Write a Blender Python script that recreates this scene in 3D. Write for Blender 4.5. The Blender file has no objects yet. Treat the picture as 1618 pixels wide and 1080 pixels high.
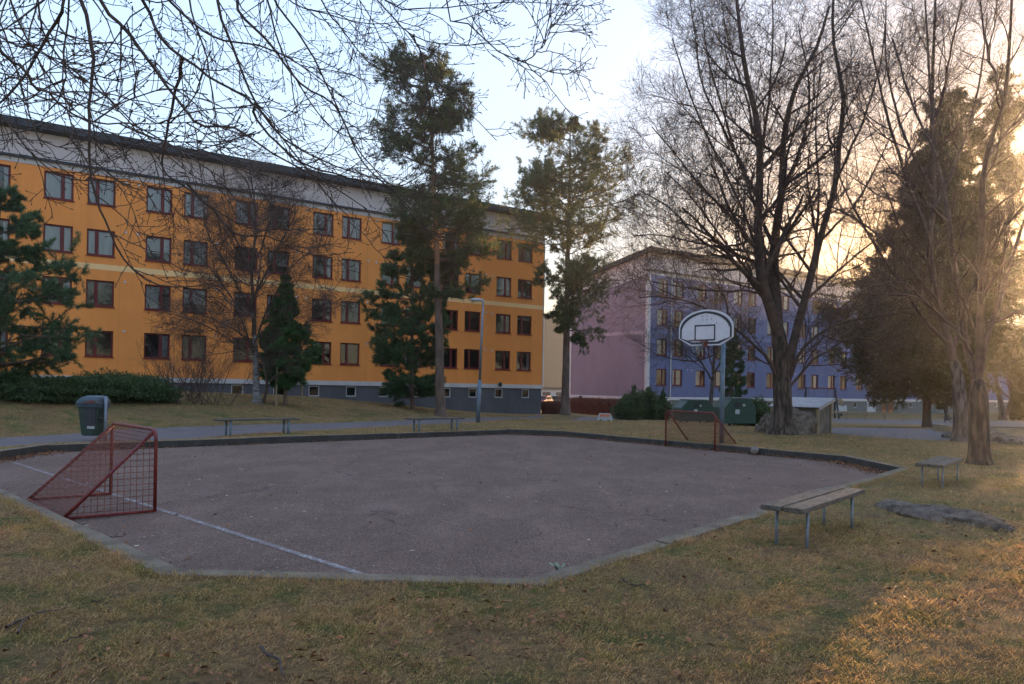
import bpy, math, random
import numpy as np
from mathutils import Vector, Matrix
from mathutils.geometry import delaunay_2d_cdt
random.seed(7)
RNG = np.random.default_rng(11)
S = bpy.context.scene
C = S.collection
F, CX, HY, EYE, ROLL = 1250.0, 809.0, 611.0, 1.6, math.radians(1)
CR, SR = math.cos(ROLL), math.sin(ROLL)

# ------------------------------------------------------------ survey helpers
def ray(px, py):
    u = px - CX; v = HY - py
    return (u*CR - v*SR)/F, (u*SR + v*CR)/F
def at(px, py, Y):
    x, z = ray(px, py)
    return Vector((x*Y, Y, EYE + z*Y))
def sm(x):
    x = np.clip(x, 0, 1); return x*x*(3-2*x)
FD = np.array([math.sin(math.radians(54)), math.cos(math.radians(54))])   # facade direction of both blocks
OB = (2.3, 60.4); BB = (12.1, 71.0)
def gz(x, y):
    x = np.asarray(x, float); y = np.asarray(y, float)
    z = -0.85*sm((y-30)/38)
    a = (x-OB[0])*FD[0] + (y-OB[1])*FD[1]
    # distance beyond the footpath line
    q = ((x+12.7)*(-16.4) + (y-20.2)*10.2)/19.3
    z = z + (0.85*sm(-a/26) + 0.3)*sm(q/11)*sm((12-a)/12)
    z = z + 0.28*np.exp(-(((x-3.7)/3.0)**2 + ((y-54)/3.0)**2))
    z = z + 0.02*np.sin(x*.55+1)*np.sin(y*.47) * sm((y-4)/10)
    return z
def hit(px, py):
    x, z = ray(px, py)
    lo = 2.5
    Y = lo
    while Y < 200:
        if EYE + z*Y - float(gz(x*Y, Y)) < 0: break
        lo = Y; Y *= 1.01
    for _ in range(20):
        m = (lo+Y)/2
        if EYE + z*m - float(gz(x*m, m)) < 0: Y = m
        else: lo = m
    return Vector((x*Y, Y, float(gz(x*Y, Y))))

# ------------------------------------------------------------ materials
def nodes(name):
    m = bpy.data.materials.new(name); m.use_nodes = True
    nt = m.node_tree; b = nt.nodes['Principled BSDF']
    return m, nt, b
def ramp(nt, fac, stops):
    r = nt.nodes.new('ShaderNodeValToRGB')
    while len(r.color_ramp.elements) < len(stops): r.color_ramp.elements.new(0.5)
    for e, (p, c) in zip(r.color_ramp.elements, stops):
        e.position = p; e.color = (*c, 1)
    nt.links.new(fac, r.inputs[0]); return r.outputs[0]
def noise(nt, scale, detail=6, rough=.6, coord='Object', stretch=None):
    tc = nt.nodes.new('ShaderNodeTexCoord'); n = nt.nodes.new('ShaderNodeTexNoise')
    n.inputs['Scale'].default_value = scale; n.inputs['Detail'].default_value = detail; n.inputs['Roughness'].default_value = rough
    src = tc.outputs[coord] if coord != 'World' else nt.nodes.new('ShaderNodeNewGeometry').outputs['Position']
    if stretch:
        mp = nt.nodes.new('ShaderNodeMapping'); mp.inputs['Scale'].default_value = stretch
        nt.links.new(src, mp.inputs[0]); src = mp.outputs[0]
    nt.links.new(src, n.inputs['Vector']); return n.outputs['Fac']
def mixc(nt, fac, a, b, mode='MIX'):
    m = nt.nodes.new('ShaderNodeMix'); m.data_type = 'RGBA'; m.blend_type = mode
    for s, v in ((0, fac), (6, a), (7, b)):
        if isinstance(v, (int, float)): m.inputs[s].default_value = v
        elif isinstance(v, tuple): m.inputs[s].default_value = (*v, 1)
        else: nt.links.new(v, m.inputs[s])
    return m.outputs[2]
def bump(nt, b, h, strength, dist):
    n = nt.nodes.new('ShaderNodeBump'); n.inputs['Strength'].default_value = strength; n.inputs['Distance'].default_value = dist
    nt.links.new(h, n.inputs['Height']); nt.links.new(n.outputs[0], b.inputs['Normal'])
def mat(name, c1, c2=None, scale=5, rough=.8, metal=0, bscale=None, bst=.4, bd=.01, stretch=None, lo=.35, hi=.65, coord='Object', spec=.3):
    m, nt, b = nodes(name)
    b.inputs['Roughness'].default_value = rough; b.inputs['Metallic'].default_value = metal
    b.inputs['Specular IOR Level'].default_value = spec
    if c2 is None: b.inputs['Base Color'].default_value = (*c1, 1)
    else:
        nt.links.new(ramp(nt, noise(nt, scale, 8, .65, coord, stretch), [(lo, c1), (hi, c2)]), b.inputs['Base Color'])
    if bscale: bump(nt, b, noise(nt, bscale, 6, .7, coord, stretch), bst, bd)
    return m
def two_scale(name, stops, s1, speck, s2, amt, rough=.9, bs=30, bst=.5, bd=.01, s3=None):
    m, nt, b = nodes(name)
    col = ramp(nt, noise(nt, s1, 8, .68, 'World'), stops)
    col = mixc(nt, ramp(nt, noise(nt, s2, 3, .8, 'World'), [(.45, (0,)*3), (.7, (amt,)*3)]), col, speck)
    if s3:
        col = mixc(nt, ramp(nt, noise(nt, s3[0], 4, .6, 'World'), [(.4, (0,)*3), (.65, (s3[2],)*3)]), col, s3[1])
    if name.endswith('_render'):
        col = mixc(nt, ramp(nt, noise(nt, 1.0, 6, .7, 'World', (1.3, 1.3, .12)), [(.38, (.13,)*3), (.58, (0,)*3)]), col, tuple(c*.62 for c in speck))
    nt.links.new(col, b.inputs['Base Color'])
    b.inputs['Roughness'].default_value = rough; b.inputs['Specular IOR Level'].default_value = .2
    bump(nt, b, noise(nt, bs, 8, .75, 'World'), bst, bd); return m

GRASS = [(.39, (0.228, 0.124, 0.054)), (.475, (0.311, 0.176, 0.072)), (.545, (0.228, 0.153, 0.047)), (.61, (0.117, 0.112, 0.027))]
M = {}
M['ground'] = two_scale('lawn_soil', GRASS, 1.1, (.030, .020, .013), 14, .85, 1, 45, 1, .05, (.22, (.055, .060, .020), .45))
m, nt, b = nodes('worn_asphalt'); M['asphalt'] = m
col = ramp(nt, noise(nt, .35, 9, .72, 'World'), [(.30, (0.121, 0.072, 0.054)), (.46, (0.172, 0.101, 0.077)), (.58, (0.205, 0.123, 0.095)), (.72, (0.166, 0.094, 0.069))])
col = mixc(nt, ramp(nt, noise(nt, 1.3, 7, .75, 'World', (1, .45, 1)), [(.42, (.6,)*3), (.58, (0,)*3)]), col, (0.094, 0.056, 0.039))
col = mixc(nt, ramp(nt, noise(nt, 38, 5, .85, 'World'), [(.44, (.75,)*3), (.56, (0,)*3)]), col, (0.058, 0.037, 0.027))
col = mixc(nt, ramp(nt, noise(nt, 70, 4, .85, 'World'), [(.53, (0,)*3), (.66, (.8,)*3)]), col, (0.488, 0.314, 0.234))
col = mixc(nt, ramp(nt, noise(nt, 9, 2, .5, 'World'), [(.735, (0,)*3), (.76, (.8,)*3)]), col, (0.663, 0.470, 0.357))
vo = nt.nodes.new('ShaderNodeTexVoronoi'); vo.feature = 'DISTANCE_TO_EDGE'; vo.inputs['Scale'].default_value = .33
gp = nt.nodes.new('ShaderNodeNewGeometry'); ad = nt.nodes.new('ShaderNodeVectorMath'); ad.operation = 'ADD'
nz = nt.nodes.new('ShaderNodeTexNoise'); nz.inputs['Scale'].default_value = 1.4; nz.inputs['Detail'].default_value = 6; nt.links.new(gp.outputs['Position'], nz.inputs['Vector'])
nt.links.new(gp.outputs['Position'], ad.inputs[0]); nt.links.new(nz.outputs['Color'], ad.inputs[1]); nt.links.new(ad.outputs[0], vo.inputs['Vector'])
crk = mixc(nt, 1.0, ramp(nt, vo.outputs['Distance'], [(.0, (.8,)*3), (.006, (0,)*3)]), ramp(nt, noise(nt, .5, 3, .5, 'World'), [(.5, (0,)*3), (.56, (1,)*3)]), 'MULTIPLY')
col = mixc(nt, crk, col, (.022, .018, .017))
nt.links.new(col, b.inputs['Base Color']); b.inputs['Roughness'].default_value = .9; b.inputs['Specular IOR Level'].default_value = .15
bump(nt, b, noise(nt, 60, 8, .8, 'World'), .8, .012)
M['path'] = two_scale('gravel_path', [(.3, (.115, .090, .083)), (.7, (.165, .132, .122))], 1.2, (.07, .055, .05), 40, .5, .95, 60, .6, .01)
M['kerb'] = mat('weathered_kerb_timber', (.098, .068, .044), (.185, .136, .090), 3, .9, 0, 14, .6, .01, (1, 1, 6), coord='World')
M['line'] = None
M['kerb_shade'] = mat('shaded_kerb_timber', (.028, .024, .02), (.055, .047, .04), 3, .9, 0, 14, .6, .01)  # darker kerb tone for inner faces, their shade painted into the colour
M['orange'] = two_scale('ochre_render', [(.3, (0.742, 0.257, 0.059)), (.7, (0.848, 0.299, 0.073))], .25, (0.636, 0.225, 0.059), 18, .25, .9, 25, .35, .01, (.6, (0.700, 0.245, 0.059), .5))
M['stripe'] = mat('pale_ochre_render', (.78, .47, .20), (.83, .51, .23), .6, .9, 0, 25, .3, .01)
M['jointline'] = mat('joint_sealant', (.50, .19, .04))
M['plinth'] = mat('charcoal_plinth_render', (.070, .065, .072), (.105, .098, .105), .5, .9, 0, 20, .4, .01)
M['white'] = mat('offwhite_paint', (.44, .40, .38), (.52, .48, .46), 1.2, .7, 0, 20, .2, .005)
M['clad'] = None
M['dark'] = mat('dark_roofing', (.018, .020, .024), (.035, .038, .043), 2, .6, 0, 20, .3, .01)
M['red'] = mat('oxide_red_timber', (.095, .010, .010), (.14, .016, .014), 3, .5)
M['curtain'] = mat('window_blind', (.42, .43, .46), (.62, .62, .64), 1.4, .9, stretch=(6, 1, .3), lo=.3, hi=.7)
M['room'] = mat('dim_room', (.012, .012, .014), (.05, .045, .042), 1.1, .9)
M['blue'] = two_scale('blue_render', [(.3, (0.119, 0.127, 0.217)), (.7, (0.154, 0.157, 0.261))], .3, (.07, .08, .13), 18, .25, .9, 25, .35, .01, (.5, (.088, .096, .17), .4))
M['lilac'] = two_scale('lilac_render', [(.3, (0.224, 0.174, 0.206)), (.7, (0.263, 0.198, 0.231))], .3, (.18, .13, .15), 18, .25, .9, 25, .35, .01, (.5, (.19, .138, .165), .4))
M['plinth2'] = mat('grey_plinth', (.12, .115, .10), (.16, .15, .13), .8, .9)
M['goal'] = mat('chipped_red_paint', (.11, .010, .010), (.21, .030, .016), 9, .45, 0, 40, .2, .003, lo=.4, hi=.75)
M['rust'] = mat('rusty_wire', (.11, .028, .018), (.20, .06, .03), 12, .6)
M['galv'] = mat('galvanised_steel', (.13, .14, .16), (.20, .215, .235), 8, .5, .4)
M['galvblue'] = mat('bluegrey_painted_steel', (.085, .115, .14), (.14, .17, .195), 6, .5, .2)
M['wood'] = mat('lichened_bench_plank', (.040, .028, .020), (.135, .110, .085), 5, .9, 0, 30, .6, .004, (1, 8, 8))
M['board'] = mat('white_backboard', (.48, .43, .44), (.55, .50, .51), 4, .4)
M['black'] = mat('black_paint', (.02, .02, .025), (.035, .03, .035), 5, .5)
M['bin'] = mat('green_plastic', (.022, .038, .028), (.035, .055, .040), 5, .45)
M['lid'] = mat('bluegrey_plastic', (.028, .042, .052), (.05, .068, .08), 5, .4)
M['bark'] = mat('linden_bark', (.022, .015, .011), (.115, .080, .058), 9, .95, 0, 16, 1, .05, (1, 1, .2), .42, .60)
M['barkgrey'] = mat('grey_bark', (.030, .024, .020), (.130, .108, .096), 9, .95, 0, 16, 1, .05, (1, 1, .2), .42, .60)
M['twig'] = mat('twig_bark', (.045, .028, .022), (.10, .064, .048), 4, .9)
M['birch'] = mat('birch_bark', (.05, .04, .035), (.30, .27, .25), 4, .9, 0, 18, .5, .01, (1, 1, 3))
M['pinebark'] = mat('pine_bark', (.075, .050, .040), (.17, .11, .08), 4, .95, 0, 14, 1, .03, (1, 1, .35))
M['pinetop'] = mat('orange_pine_bark', (.20, .095, .05), (.30, .15, .085), 4, .95, 0, 14, .6, .02)
def foliage(name, a, b, sc=1.2):
    m, nt, bs = nodes(name)
    nt.links.new(ramp(nt, noise(nt, sc, 5, .7, 'World'), [(.32, a), (.68, b)]), bs.inputs['Base Color'])
    bs.inputs['Roughness'].default_value = .6; bs.inputs['Specular IOR Level'].default_value = .25
    tr = nt.nodes.new('ShaderNodeBsdfTranslucent'); tr.inputs[0].default_value = (b[0]*1.5, b[1]*1.4, b[2], 1)
    mx = nt.nodes.new('ShaderNodeMixShader'); mx.inputs[0].default_value = .25
    nt.links.new(bs.outputs[0], mx.inputs[1]); nt.links.new(tr.outputs[0], mx.inputs[2])
    nt.links.new(mx.outputs[0], nt.nodes['Material Output'].inputs[0]); return m
M['needle'] = foliage('pine_needles', (.038, .062, .032), (.095, .118, .048))
M['needle2'] = foliage('young_pine_needles', (0.029, 0.062, 0.034), (0.072, 0.124, 0.050))
M['needle3'] = foliage('spruce_needles', (0.029, 0.078, 0.026), (0.065, 0.137, 0.042))
M['needle4'] = foliage('dark_evergreen_needles', (.045, .048, .022), (.095, .085, .035))
M['hedge'] = foliage('hedge_leaves', (.012, .026, .011), (.085, .125, .045), 7)
M['redhedge'] = mat('reddish_dry_stems', (.14, .055, .036), (.24, .105, .068), 3, .9, coord='World')
M['blade'] = foliage('grass_blades', (.1, .1, .04), (.1, .1, .04))
M['rock'] = two_scale('lichened_granite', [(.3, (0.069, 0.050, 0.039)), (.5, (0.150, 0.113, 0.088)), (.7, (0.213, 0.160, 0.123))], 2.2, (0.375, 0.284, 0.220), 28, .7, .95, 14, 1, .06, (5, (0.044, 0.032, 0.023), .8))
M['oldrock'] = mat('lichened_granite', (.030, .026, .024), (.125, .112, .105), 6, .9, 0, 12, .9, .04)
M['leaf'] = mat('fallen_leaf', (.060, .028, .014), (.34, .13, .045), 25, .8, coord='World')
M['lime'] = mat('weed_leaf', (.20, .20, .13))
M['timber'] = mat('raw_timber', (.20, .145, .085), (.30, .22, .13), 4, .85, 0, 20, .4, .01)
M['shed'] = mat('stained_boards', (.07, .055, .045), (.16, .12, .09), 3, .9, 0, 20, .5, .01, (8, 1, 1))
M['tin'] = mat('galvanised_sheet', (.16, .17, .19), (.24, .25, .27), 3, .45, .3)
M['hut'] = mat('dark_green_steel', (.018, .045, .032), (.026, .060, .042), 3, .5)
M['beige'] = mat('beige_brick', (.12, .098, .066), (.15, .122, .082), 2, .9)
M['concrete'] = mat('pale_concrete', (.36, .35, .35), (.46, .45, .45), 4, .8)
M['orangelamp'] = mat('orange_reflector', (.75, .16, .03))
M['door'] = mat('orange_varnished_timber', (.40, .13, .035), (.50, .17, .05), 4, .4)
M['carblue'] = mat('silver_blue_paint', (.045, .07, .09), rough=.65, metal=.0, spec=.2)
M['carred'] = mat('dark_red_paint', (.16, .02, .03), rough=.6, spec=.2)
M['carglass'] = mat('dull_car_glass', (.03, .035, .04), rough=.9, spec=.0)
M['tyre'] = mat('tyre_rubber', (.015, .015, .016))
M['ball'] = mat('worn_ball_rubber', (.14, .105, .085), (.22, .17, .14), 8, .7)
M['soil'] = mat('dark_soil', (.02, .013, .011), (.045, .03, .025), 3, 1, 0, 20, .6, .03)
M['lamphead'] = mat('lamp_housing', (.34, .35, .37), rough=.4)

# grass blade colour follows the same patches as the lawn below it
m, nt, b = nodes('grass_blade'); M['blade'] = m
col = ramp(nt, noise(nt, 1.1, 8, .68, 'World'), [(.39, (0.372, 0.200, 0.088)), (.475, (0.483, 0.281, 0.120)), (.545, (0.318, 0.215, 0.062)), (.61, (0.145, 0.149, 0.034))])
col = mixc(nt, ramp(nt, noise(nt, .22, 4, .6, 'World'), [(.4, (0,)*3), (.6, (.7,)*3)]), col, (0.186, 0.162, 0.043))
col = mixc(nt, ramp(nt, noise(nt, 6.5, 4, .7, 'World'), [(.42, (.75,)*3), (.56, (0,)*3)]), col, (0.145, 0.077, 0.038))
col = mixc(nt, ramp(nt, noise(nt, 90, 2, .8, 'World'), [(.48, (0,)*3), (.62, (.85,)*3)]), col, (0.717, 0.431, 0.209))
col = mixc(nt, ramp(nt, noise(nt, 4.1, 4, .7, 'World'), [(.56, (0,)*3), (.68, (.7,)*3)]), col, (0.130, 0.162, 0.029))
nt.links.new(col, b.inputs['Base Color']); b.inputs['Roughness'].default_value = .7; b.inputs['Specular IOR Level'].default_value = .2
tr = nt.nodes.new('ShaderNodeBsdfTranslucent'); nt.links.new(col, tr.inputs[0])
mx = nt.nodes.new('ShaderNodeMixShader'); mx.inputs[0].default_value = .35
nt.links.new(b.outputs[0], mx.inputs[1]); nt.links.new(tr.outputs[0], mx.inputs[2]); nt.links.new(mx.outputs[0], nt.nodes['Material Output'].inputs[0])

# worn line paint: paint flakes over asphalt
m, nt, b = nodes('worn_line_paint'); M['line'] = m
fac = ramp(nt, noise(nt, 30, 6, .85, 'World'), [(.50, (0,)*3), (.57, (1,)*3)])
fac2 = ramp(nt, noise(nt, 3.2, 6, .8, 'World'), [(.46, (.0,)*3), (.58, (1,)*3)])
fac = mixc(nt, 1.0, fac, fac2, 'MULTIPLY')
nt.links.new(mixc(nt, fac, (.15, .105, .088), (.42, .385, .38)), b.inputs['Base Color']); b.inputs['Roughness'].default_value = .85

# vertical board cladding: wave bump in x
def cladding(name, c1, c2, axis='X'):
    m, nt, b = nodes(name)
    tc = nt.nodes.new('ShaderNodeTexCoord'); w = nt.nodes.new('ShaderNodeTexWave')
    w.wave_profile = 'SAW'; w.bands_direction = axis; w.inputs['Scale'].default_value = 1.6; w.inputs['Distortion'].default_value = 0
    nt.links.new(tc.outputs['Object'], w.inputs[0])
    c = ramp(nt, noise(nt, .8, 4), [(.3, c1), (.7, c2)])
    c = mixc(nt, ramp(nt, w.outputs['Fac'], [(.0, (.5,)*3), (.12, (0,)*3)]), c, (c1[0]*.55, c1[1]*.55, c1[2]*.55))
    nt.links.new(c, b.inputs['Base Color']); b.inputs['Roughness'].default_value = .8
    bump(nt, b, w.outputs['Fac'], .4, .02); return m
M['clad'] = cladding('board_cladding', (.47, .39, .36), (.55, .46, .43))
M['clady'] = cladding('board_cladding_gable', (.47, .39, .36), (.55, .46, .43), 'Y')

# window glass: clear with reflections
m, nt, b = nodes('window_glass'); M['glass'] = m
nt.nodes.remove(b)
g = nt.nodes.new('ShaderNodeBsdfGlossy'); g.inputs['Roughness'].default_value = .015
t = nt.nodes.new('ShaderNodeBsdfTransparent'); t.inputs[0].default_value = (.86, .90, .90, 1)
lw = nt.nodes.new('ShaderNodeFresnel'); lw.inputs[0].default_value = 1.8
mx = nt.nodes.new('ShaderNodeMixShader')
nt.links.new(lw.outputs[0], mx.inputs[0]); nt.links.new(t.outputs[0], mx.inputs[1]); nt.links.new(g.outputs[0], mx.inputs[2])
bp = nt.nodes.new('ShaderNodeBump'); bp.inputs['Strength'].default_value = .06; bp.inputs['Distance'].default_value = .05
nt.links.new(noise(nt, 1.3, 2, .5), bp.inputs['Height']); nt.links.new(bp.outputs[0], g.inputs['Normal'])
nt.links.new(mx.outputs[0], nt.nodes['Material Output'].inputs[0])

# ------------------------------------------------------------ object helpers
def tag(o, label=None, cat=None, group=None, kind=None):
    for k, v in (('label', label), ('category', cat), ('group', group), ('kind', kind)):
        if v: o[k] = v
    return o
def empty(name, loc, rz=0, label=None, cat=None, group=None):
    o = bpy.data.objects.new(name, None); C.objects.link(o); o.empty_display_size = .2
    o.location = loc; o.rotation_euler = (0, 0, rz); return tag(o, label, cat, group)
def link(name, me, material, parent=None, base=None):
    """base: world point the mesh is measured from (world coordinates given)"""
    o = bpy.data.objects.new(name, me); C.objects.link(o)
    if material: me.materials.append(M[material] if isinstance(material, str) else material)
    if parent is not None:
        o.parent = parent
        if base == 'world': o.matrix_parent_inverse = Matrix.Translation(-parent.location)
    return o
def copy_tree(o, parent=None):
    c = o.copy(); C.objects.link(c); c.parent = parent
    for ch in [x for x in KIDS.get(o.name, ())]: copy_tree(ch, c)
    return c
KIDS = {}
class MB:
    def __init__(s): s.v = []; s.f = []
    def quad(s, *p):
        n = len(s.v); s.v += [tuple(q) for q in p]; s.f.append(tuple(range(n, n+len(p))))
    def box(s, x0, x1, y0, y1, z0, z1, mtx=None, bev=0):
        if x0 > x1: x0, x1 = x1, x0
        n = len(s.v)
        vs = [(x, y, z) for z in (z0, z1) for y in (y0, y1) for x in (x0, x1)]
        if mtx: vs = [tuple(mtx @ Vector(q)) for q in vs]
        s.v += vs
        s.f += [tuple(n+i for i in q) for q in ((0,2,3,1),(4,5,7,6),(0,1,5,4),(2,6,7,3),(0,4,6,2),(1,3,7,5))]
    def prism(s, poly, h, mtx):
        """poly (x,z) extruded along y 0..h in mtx"""
        n = len(s.v); k = len(poly)
        s.v += [tuple(mtx @ Vector((x, 0, z))) for x, z in poly] + [tuple(mtx @ Vector((x, h, z))) for x, z in poly]
        s.f.append(tuple(range(n, n+k))); s.f.append(tuple(range(n+2*k-1, n+k-1, -1)))
        for i in range(k): s.f.append((n+(i+1) % k, n+i, n+k+i, n+k+(i+1) % k))
    def tube(s, pts, r, n=8, caps=True):
        pts = [Vector(p) for p in pts]; R = r if isinstance(r, (list, tuple)) else [r]*len(pts)
        b = len(s.v); ref = None
        for i, p in enumerate(pts):
            t = (pts[min(i+1, len(pts)-1)] - pts[max(i-1, 0)]).normalized()
            if ref is None:
                ref = t.cross(Vector((0, 0, 1)))
                if ref.length < .1: ref = t.cross(Vector((1, 0, 0)))
            a = (ref - t*ref.dot(t)).normalized(); ref = a; c = t.cross(a)
            for k in range(n):
                th = 2*math.pi*k/n
                s.v.append(tuple(p + (a*math.cos(th) + c*math.sin(th))*R[i]))
        for i in range(len(pts)-1):
            for k in range(n):
                s.f.append((b+i*n+k, b+i*n+(k+1) % n, b+(i+1)*n+(k+1) % n, b+(i+1)*n+k))
        if caps:
            s.f.append(tuple(b+k for k in range(n-1, -1, -1))); e = b+(len(pts)-1)*n
            s.f.append(tuple(e+k for k in range(n)))
    def build(s, name, material, parent=None, base=None, smooth=False, bevel=0):
        me = bpy.data.meshes.new(name); me.from_pydata(s.v, [], s.f); me.update()
        if smooth: me.polygons.foreach_set('use_smooth', [True]*len(me.polygons))
        o = link(name, me, material, parent, base)
        if parent is not None: KIDS.setdefault(parent.name, []).append(o)
        if bevel:
            md = o.modifiers.new('b', 'BEVEL'); md.width = bevel; md.segments = 2; md.limit_method = 'ANGLE'
        return o
def npmesh(name, V, faces, material, parent=None, base=None, smooth=False):
    V = np.asarray(V, np.float32).reshape(-1, 3); faces = np.asarray(faces, np.int32); k = faces.shape[1]
    me = bpy.data.meshes.new(name)
    me.vertices.add(len(V)); me.vertices.foreach_set('co', V.ravel())
    me.loops.add(faces.size); me.loops.foreach_set('vertex_index', faces.ravel())
    me.polygons.add(len(faces)); me.polygons.foreach_set('loop_start', np.arange(0, faces.size, k, dtype=np.int32))
    me.polygons.foreach_set('loop_total', np.full(len(faces), k, np.int32))
    if smooth: me.polygons.foreach_set('use_smooth', np.ones(len(faces), bool))
    me.update(calc_edges=True)
    o = link(name, me, material, parent, base)
    if parent is not None: KIDS.setdefault(parent.name, []).append(o)
    return o
def inpoly(x, y, poly):
    x = np.asarray(x); y = np.asarray(y); r = np.zeros(x.shape, bool); n = len(poly)
    for i in range(n):
        x1, y1 = poly[i][:2]; x2, y2 = poly[(i+1) % n][:2]
        c = ((y1 > y) != (y2 > y)) & (x < (x2-x1)*(y-y1)/((y2-y1) or 1e-9) + x1)
        r ^= c
    return r
def offset(poly, d):
    """inward offset of a counter-clockwise polygon"""
    out = []; n = len(poly)
    for i in range(n):
        p0, p1, p2 = (Vector(poly[j % n]) for j in (i-1, i, i+1))
        a = (p1-p0).normalized(); b = (p2-p1).normalized()
        na = Vector((-a.y, a.x)); nb = Vector((-b.y, b.x)); k = (na+nb)/(1+na.dot(nb))
        out.append(tuple(p1 + k*d))
    return out

# ------------------------------------------------------------ ground, court, paths
COURT = [(-2.85, 6.45), (.26, 6.32), (8.5, 16.8), (8.5, 19.9), (2.1, 28.7), (-.2, 29.4), (-11.2, 18.9), (-11.0, 14.85)]
INNER = offset(COURT, .21)
def poly_px(pts): return [tuple(hit(*p)[:2]) for p in pts]
PATH1 = poly_px([(-260, 722), (-60, 714), (0, 706), (64, 701), (170, 697), (300, 693), (400, 684.5), (518, 678.5), (640, 671.5), (720, 668), (790, 663), (860, 658), (850, 655.5), (760, 659), (720, 662), (600, 665), (480, 669), (350, 672), (200, 677), (100, 686), (0, 691.5), (-120, 697), (-260, 700)])
PATH2 = poly_px([(880, 664), (940, 664.5), (1000, 661.5), (1010, 656), (985, 653.2), (950, 656), (925, 658)])
PATH3 = poly_px([(1303, 684), (1380, 690), (1470, 695), (1560, 697), (1700, 704), (1700, 692), (1560, 686), (1470, 677), (1400, 675.5), (1330, 675), (1300, 674.5)])
PATH4 = poly_px([(1305, 667.5), (1400, 669), (1480, 671), (1580, 672), (1700, 676), (1700, 668), (1580, 665), (1470, 663), (1400, 662), (1305, 660)])
def build_ground():
    pts = []; 
    def add(x0, x1, y0, y1, st):
        xs = np.arange(x0, x1, st); ys = np.arange(y0, y1, st)
        g = np.stack(np.meshgrid(xs, ys), -1).reshape(-1, 2)
        return g + RNG.uniform(-.3, .3, g.shape)*st
    G = [add(-16, 16, 0, 26, .5)]
    g = add(-45, 60, -8, 100, 1.6); k = ~((g[:, 0] > -16) & (g[:, 0] < 16) & (g[:, 1] > 0) & (g[:, 1] < 26)); G.append(g[k])
    g = add(-700, 700, -500, 1000, 30); k = ~((g[:, 0] > -47) & (g[:, 0] < 62) & (g[:, 1] > -10) & (g[:, 1] < 102)); G.append(g[k])
    P = np.concatenate(G)
    polys = [COURT, PATH1, PATH2, PATH3, PATH4]
    near = np.zeros(len(P), bool)
    for po in polys:
        for i in range(len(po)):
            a = np.array(po[i]); b = np.array(po[(i+1) % len(po)]); d = b-a
            t = np.clip(((P-a)@d)/(d@d), 0, 1); near |= np.hypot(*(P-(a+t[:, None]*d)).T) < .15
    P = P[~near]
    V = [Vector(p) for p in P.tolist()]; E = []
    for po in polys:
        q = []
        for i in range(len(po)):
            a = Vector(po[i]); b = Vector(po[(i+1) % len(po)]); n = max(1, int((b-a).length/.6))
            q += [a.lerp(b, k/n) for k in range(n)]
        s = len(V); V += q; E += [(s+i, s+(i+1) % len(q)) for i in range(len(q))]
    vo, eo, fo, *_ = delaunay_2d_cdt(V, E, [], 0, 1e-4)
    vo = np.array([tuple(v) for v in vo]); fo = np.array([f for f in fo if len(f) == 3])
    z = gz(vo[:, 0], vo[:, 1]); V3 = np.column_stack([vo, z])
    cen = vo[fo].mean(1); kind = np.zeros(len(fo), int)
    kind[inpoly(cen[:, 0], cen[:, 1], COURT)] = 9
    for i, po in enumerate(polys[1:]): kind[inpoly(cen[:, 0], cen[:, 1], po)] = i+1
    a = V3[fo[:, 1]]-V3[fo[:, 0]]; b = V3[fo[:, 2]]-V3[fo[:, 0]]
    flip = np.cross(a, b)[:, 2] < 0; fo[flip] = fo[flip][:, ::-1]
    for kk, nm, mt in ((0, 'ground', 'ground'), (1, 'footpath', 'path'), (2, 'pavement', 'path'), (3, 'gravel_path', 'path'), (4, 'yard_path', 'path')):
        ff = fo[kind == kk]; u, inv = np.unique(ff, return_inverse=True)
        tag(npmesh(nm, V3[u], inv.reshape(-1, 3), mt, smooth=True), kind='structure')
build_ground()
AZ = -.15
b = MB(); inn = offset(COURT, .1); b.quad(*[(x, y, AZ) for x, y in inn]); tag(b.build('court', 'asphalt'), kind='structure')
# kerb: timber sleepers end to end
def kerb():
    top = MB(); n = len(COURT)
    for i in range(n):
        a0, a1 = Vector(COURT[i]), Vector(COURT[(i+1) % n]); c0, c1 = Vector(INNER[i]), Vector(INNER[(i+1) % n])
        L = (a1-a0).length; k = max(1, round(L/2.4))
        for j in range(k):
            s, e = j/k, (j+1)/k; g = .008/L
            s2 = s + (g if j else 0); e2 = e - (g if j < k-1 else 0)
            dz = random.uniform(-.014, .012); q = [a0.lerp(a1, s2), a0.lerp(a1, e2), c0.lerp(c1, e2), c0.lerp(c1, s2)]
            zt = [float(gz(p.x, p.y))*.0 + .032 + dz for p in q]
            m0 = len(top.v)
            top.v += [(p.x, p.y, -.32) for p in q] + [(p.x, p.y, z) for p, z in zip(q, zt)]
            top.f += [tuple(m0+x for x in f) for f in ((4,5,6,7),(0,1,5,4),(1,2,6,5),(2,3,7,6),(3,0,4,7))]
    o = top.build('kerb', 'kerb', bevel=.012); o.data.materials.append(M['kerb_shade'])
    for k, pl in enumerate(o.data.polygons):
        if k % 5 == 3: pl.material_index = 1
    tag(o, kind="structure")
kerb()
# worn goal line
def strip(p, q, w, name):
    p = Vector(p); q = Vector(q); d = (q-p).normalized(); nrm = Vector((-d.y, d.x))*w/2
    b = MB(); b.quad(*[(v.x, v.y, AZ+.004) for v in (p-nrm, q-nrm, q+nrm, p+nrm)])
    tag(b.build(name, 'line'), kind='structure')
strip((-.80, 6.72), (-10.38, 16.5), .085, 'court_line')

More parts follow.
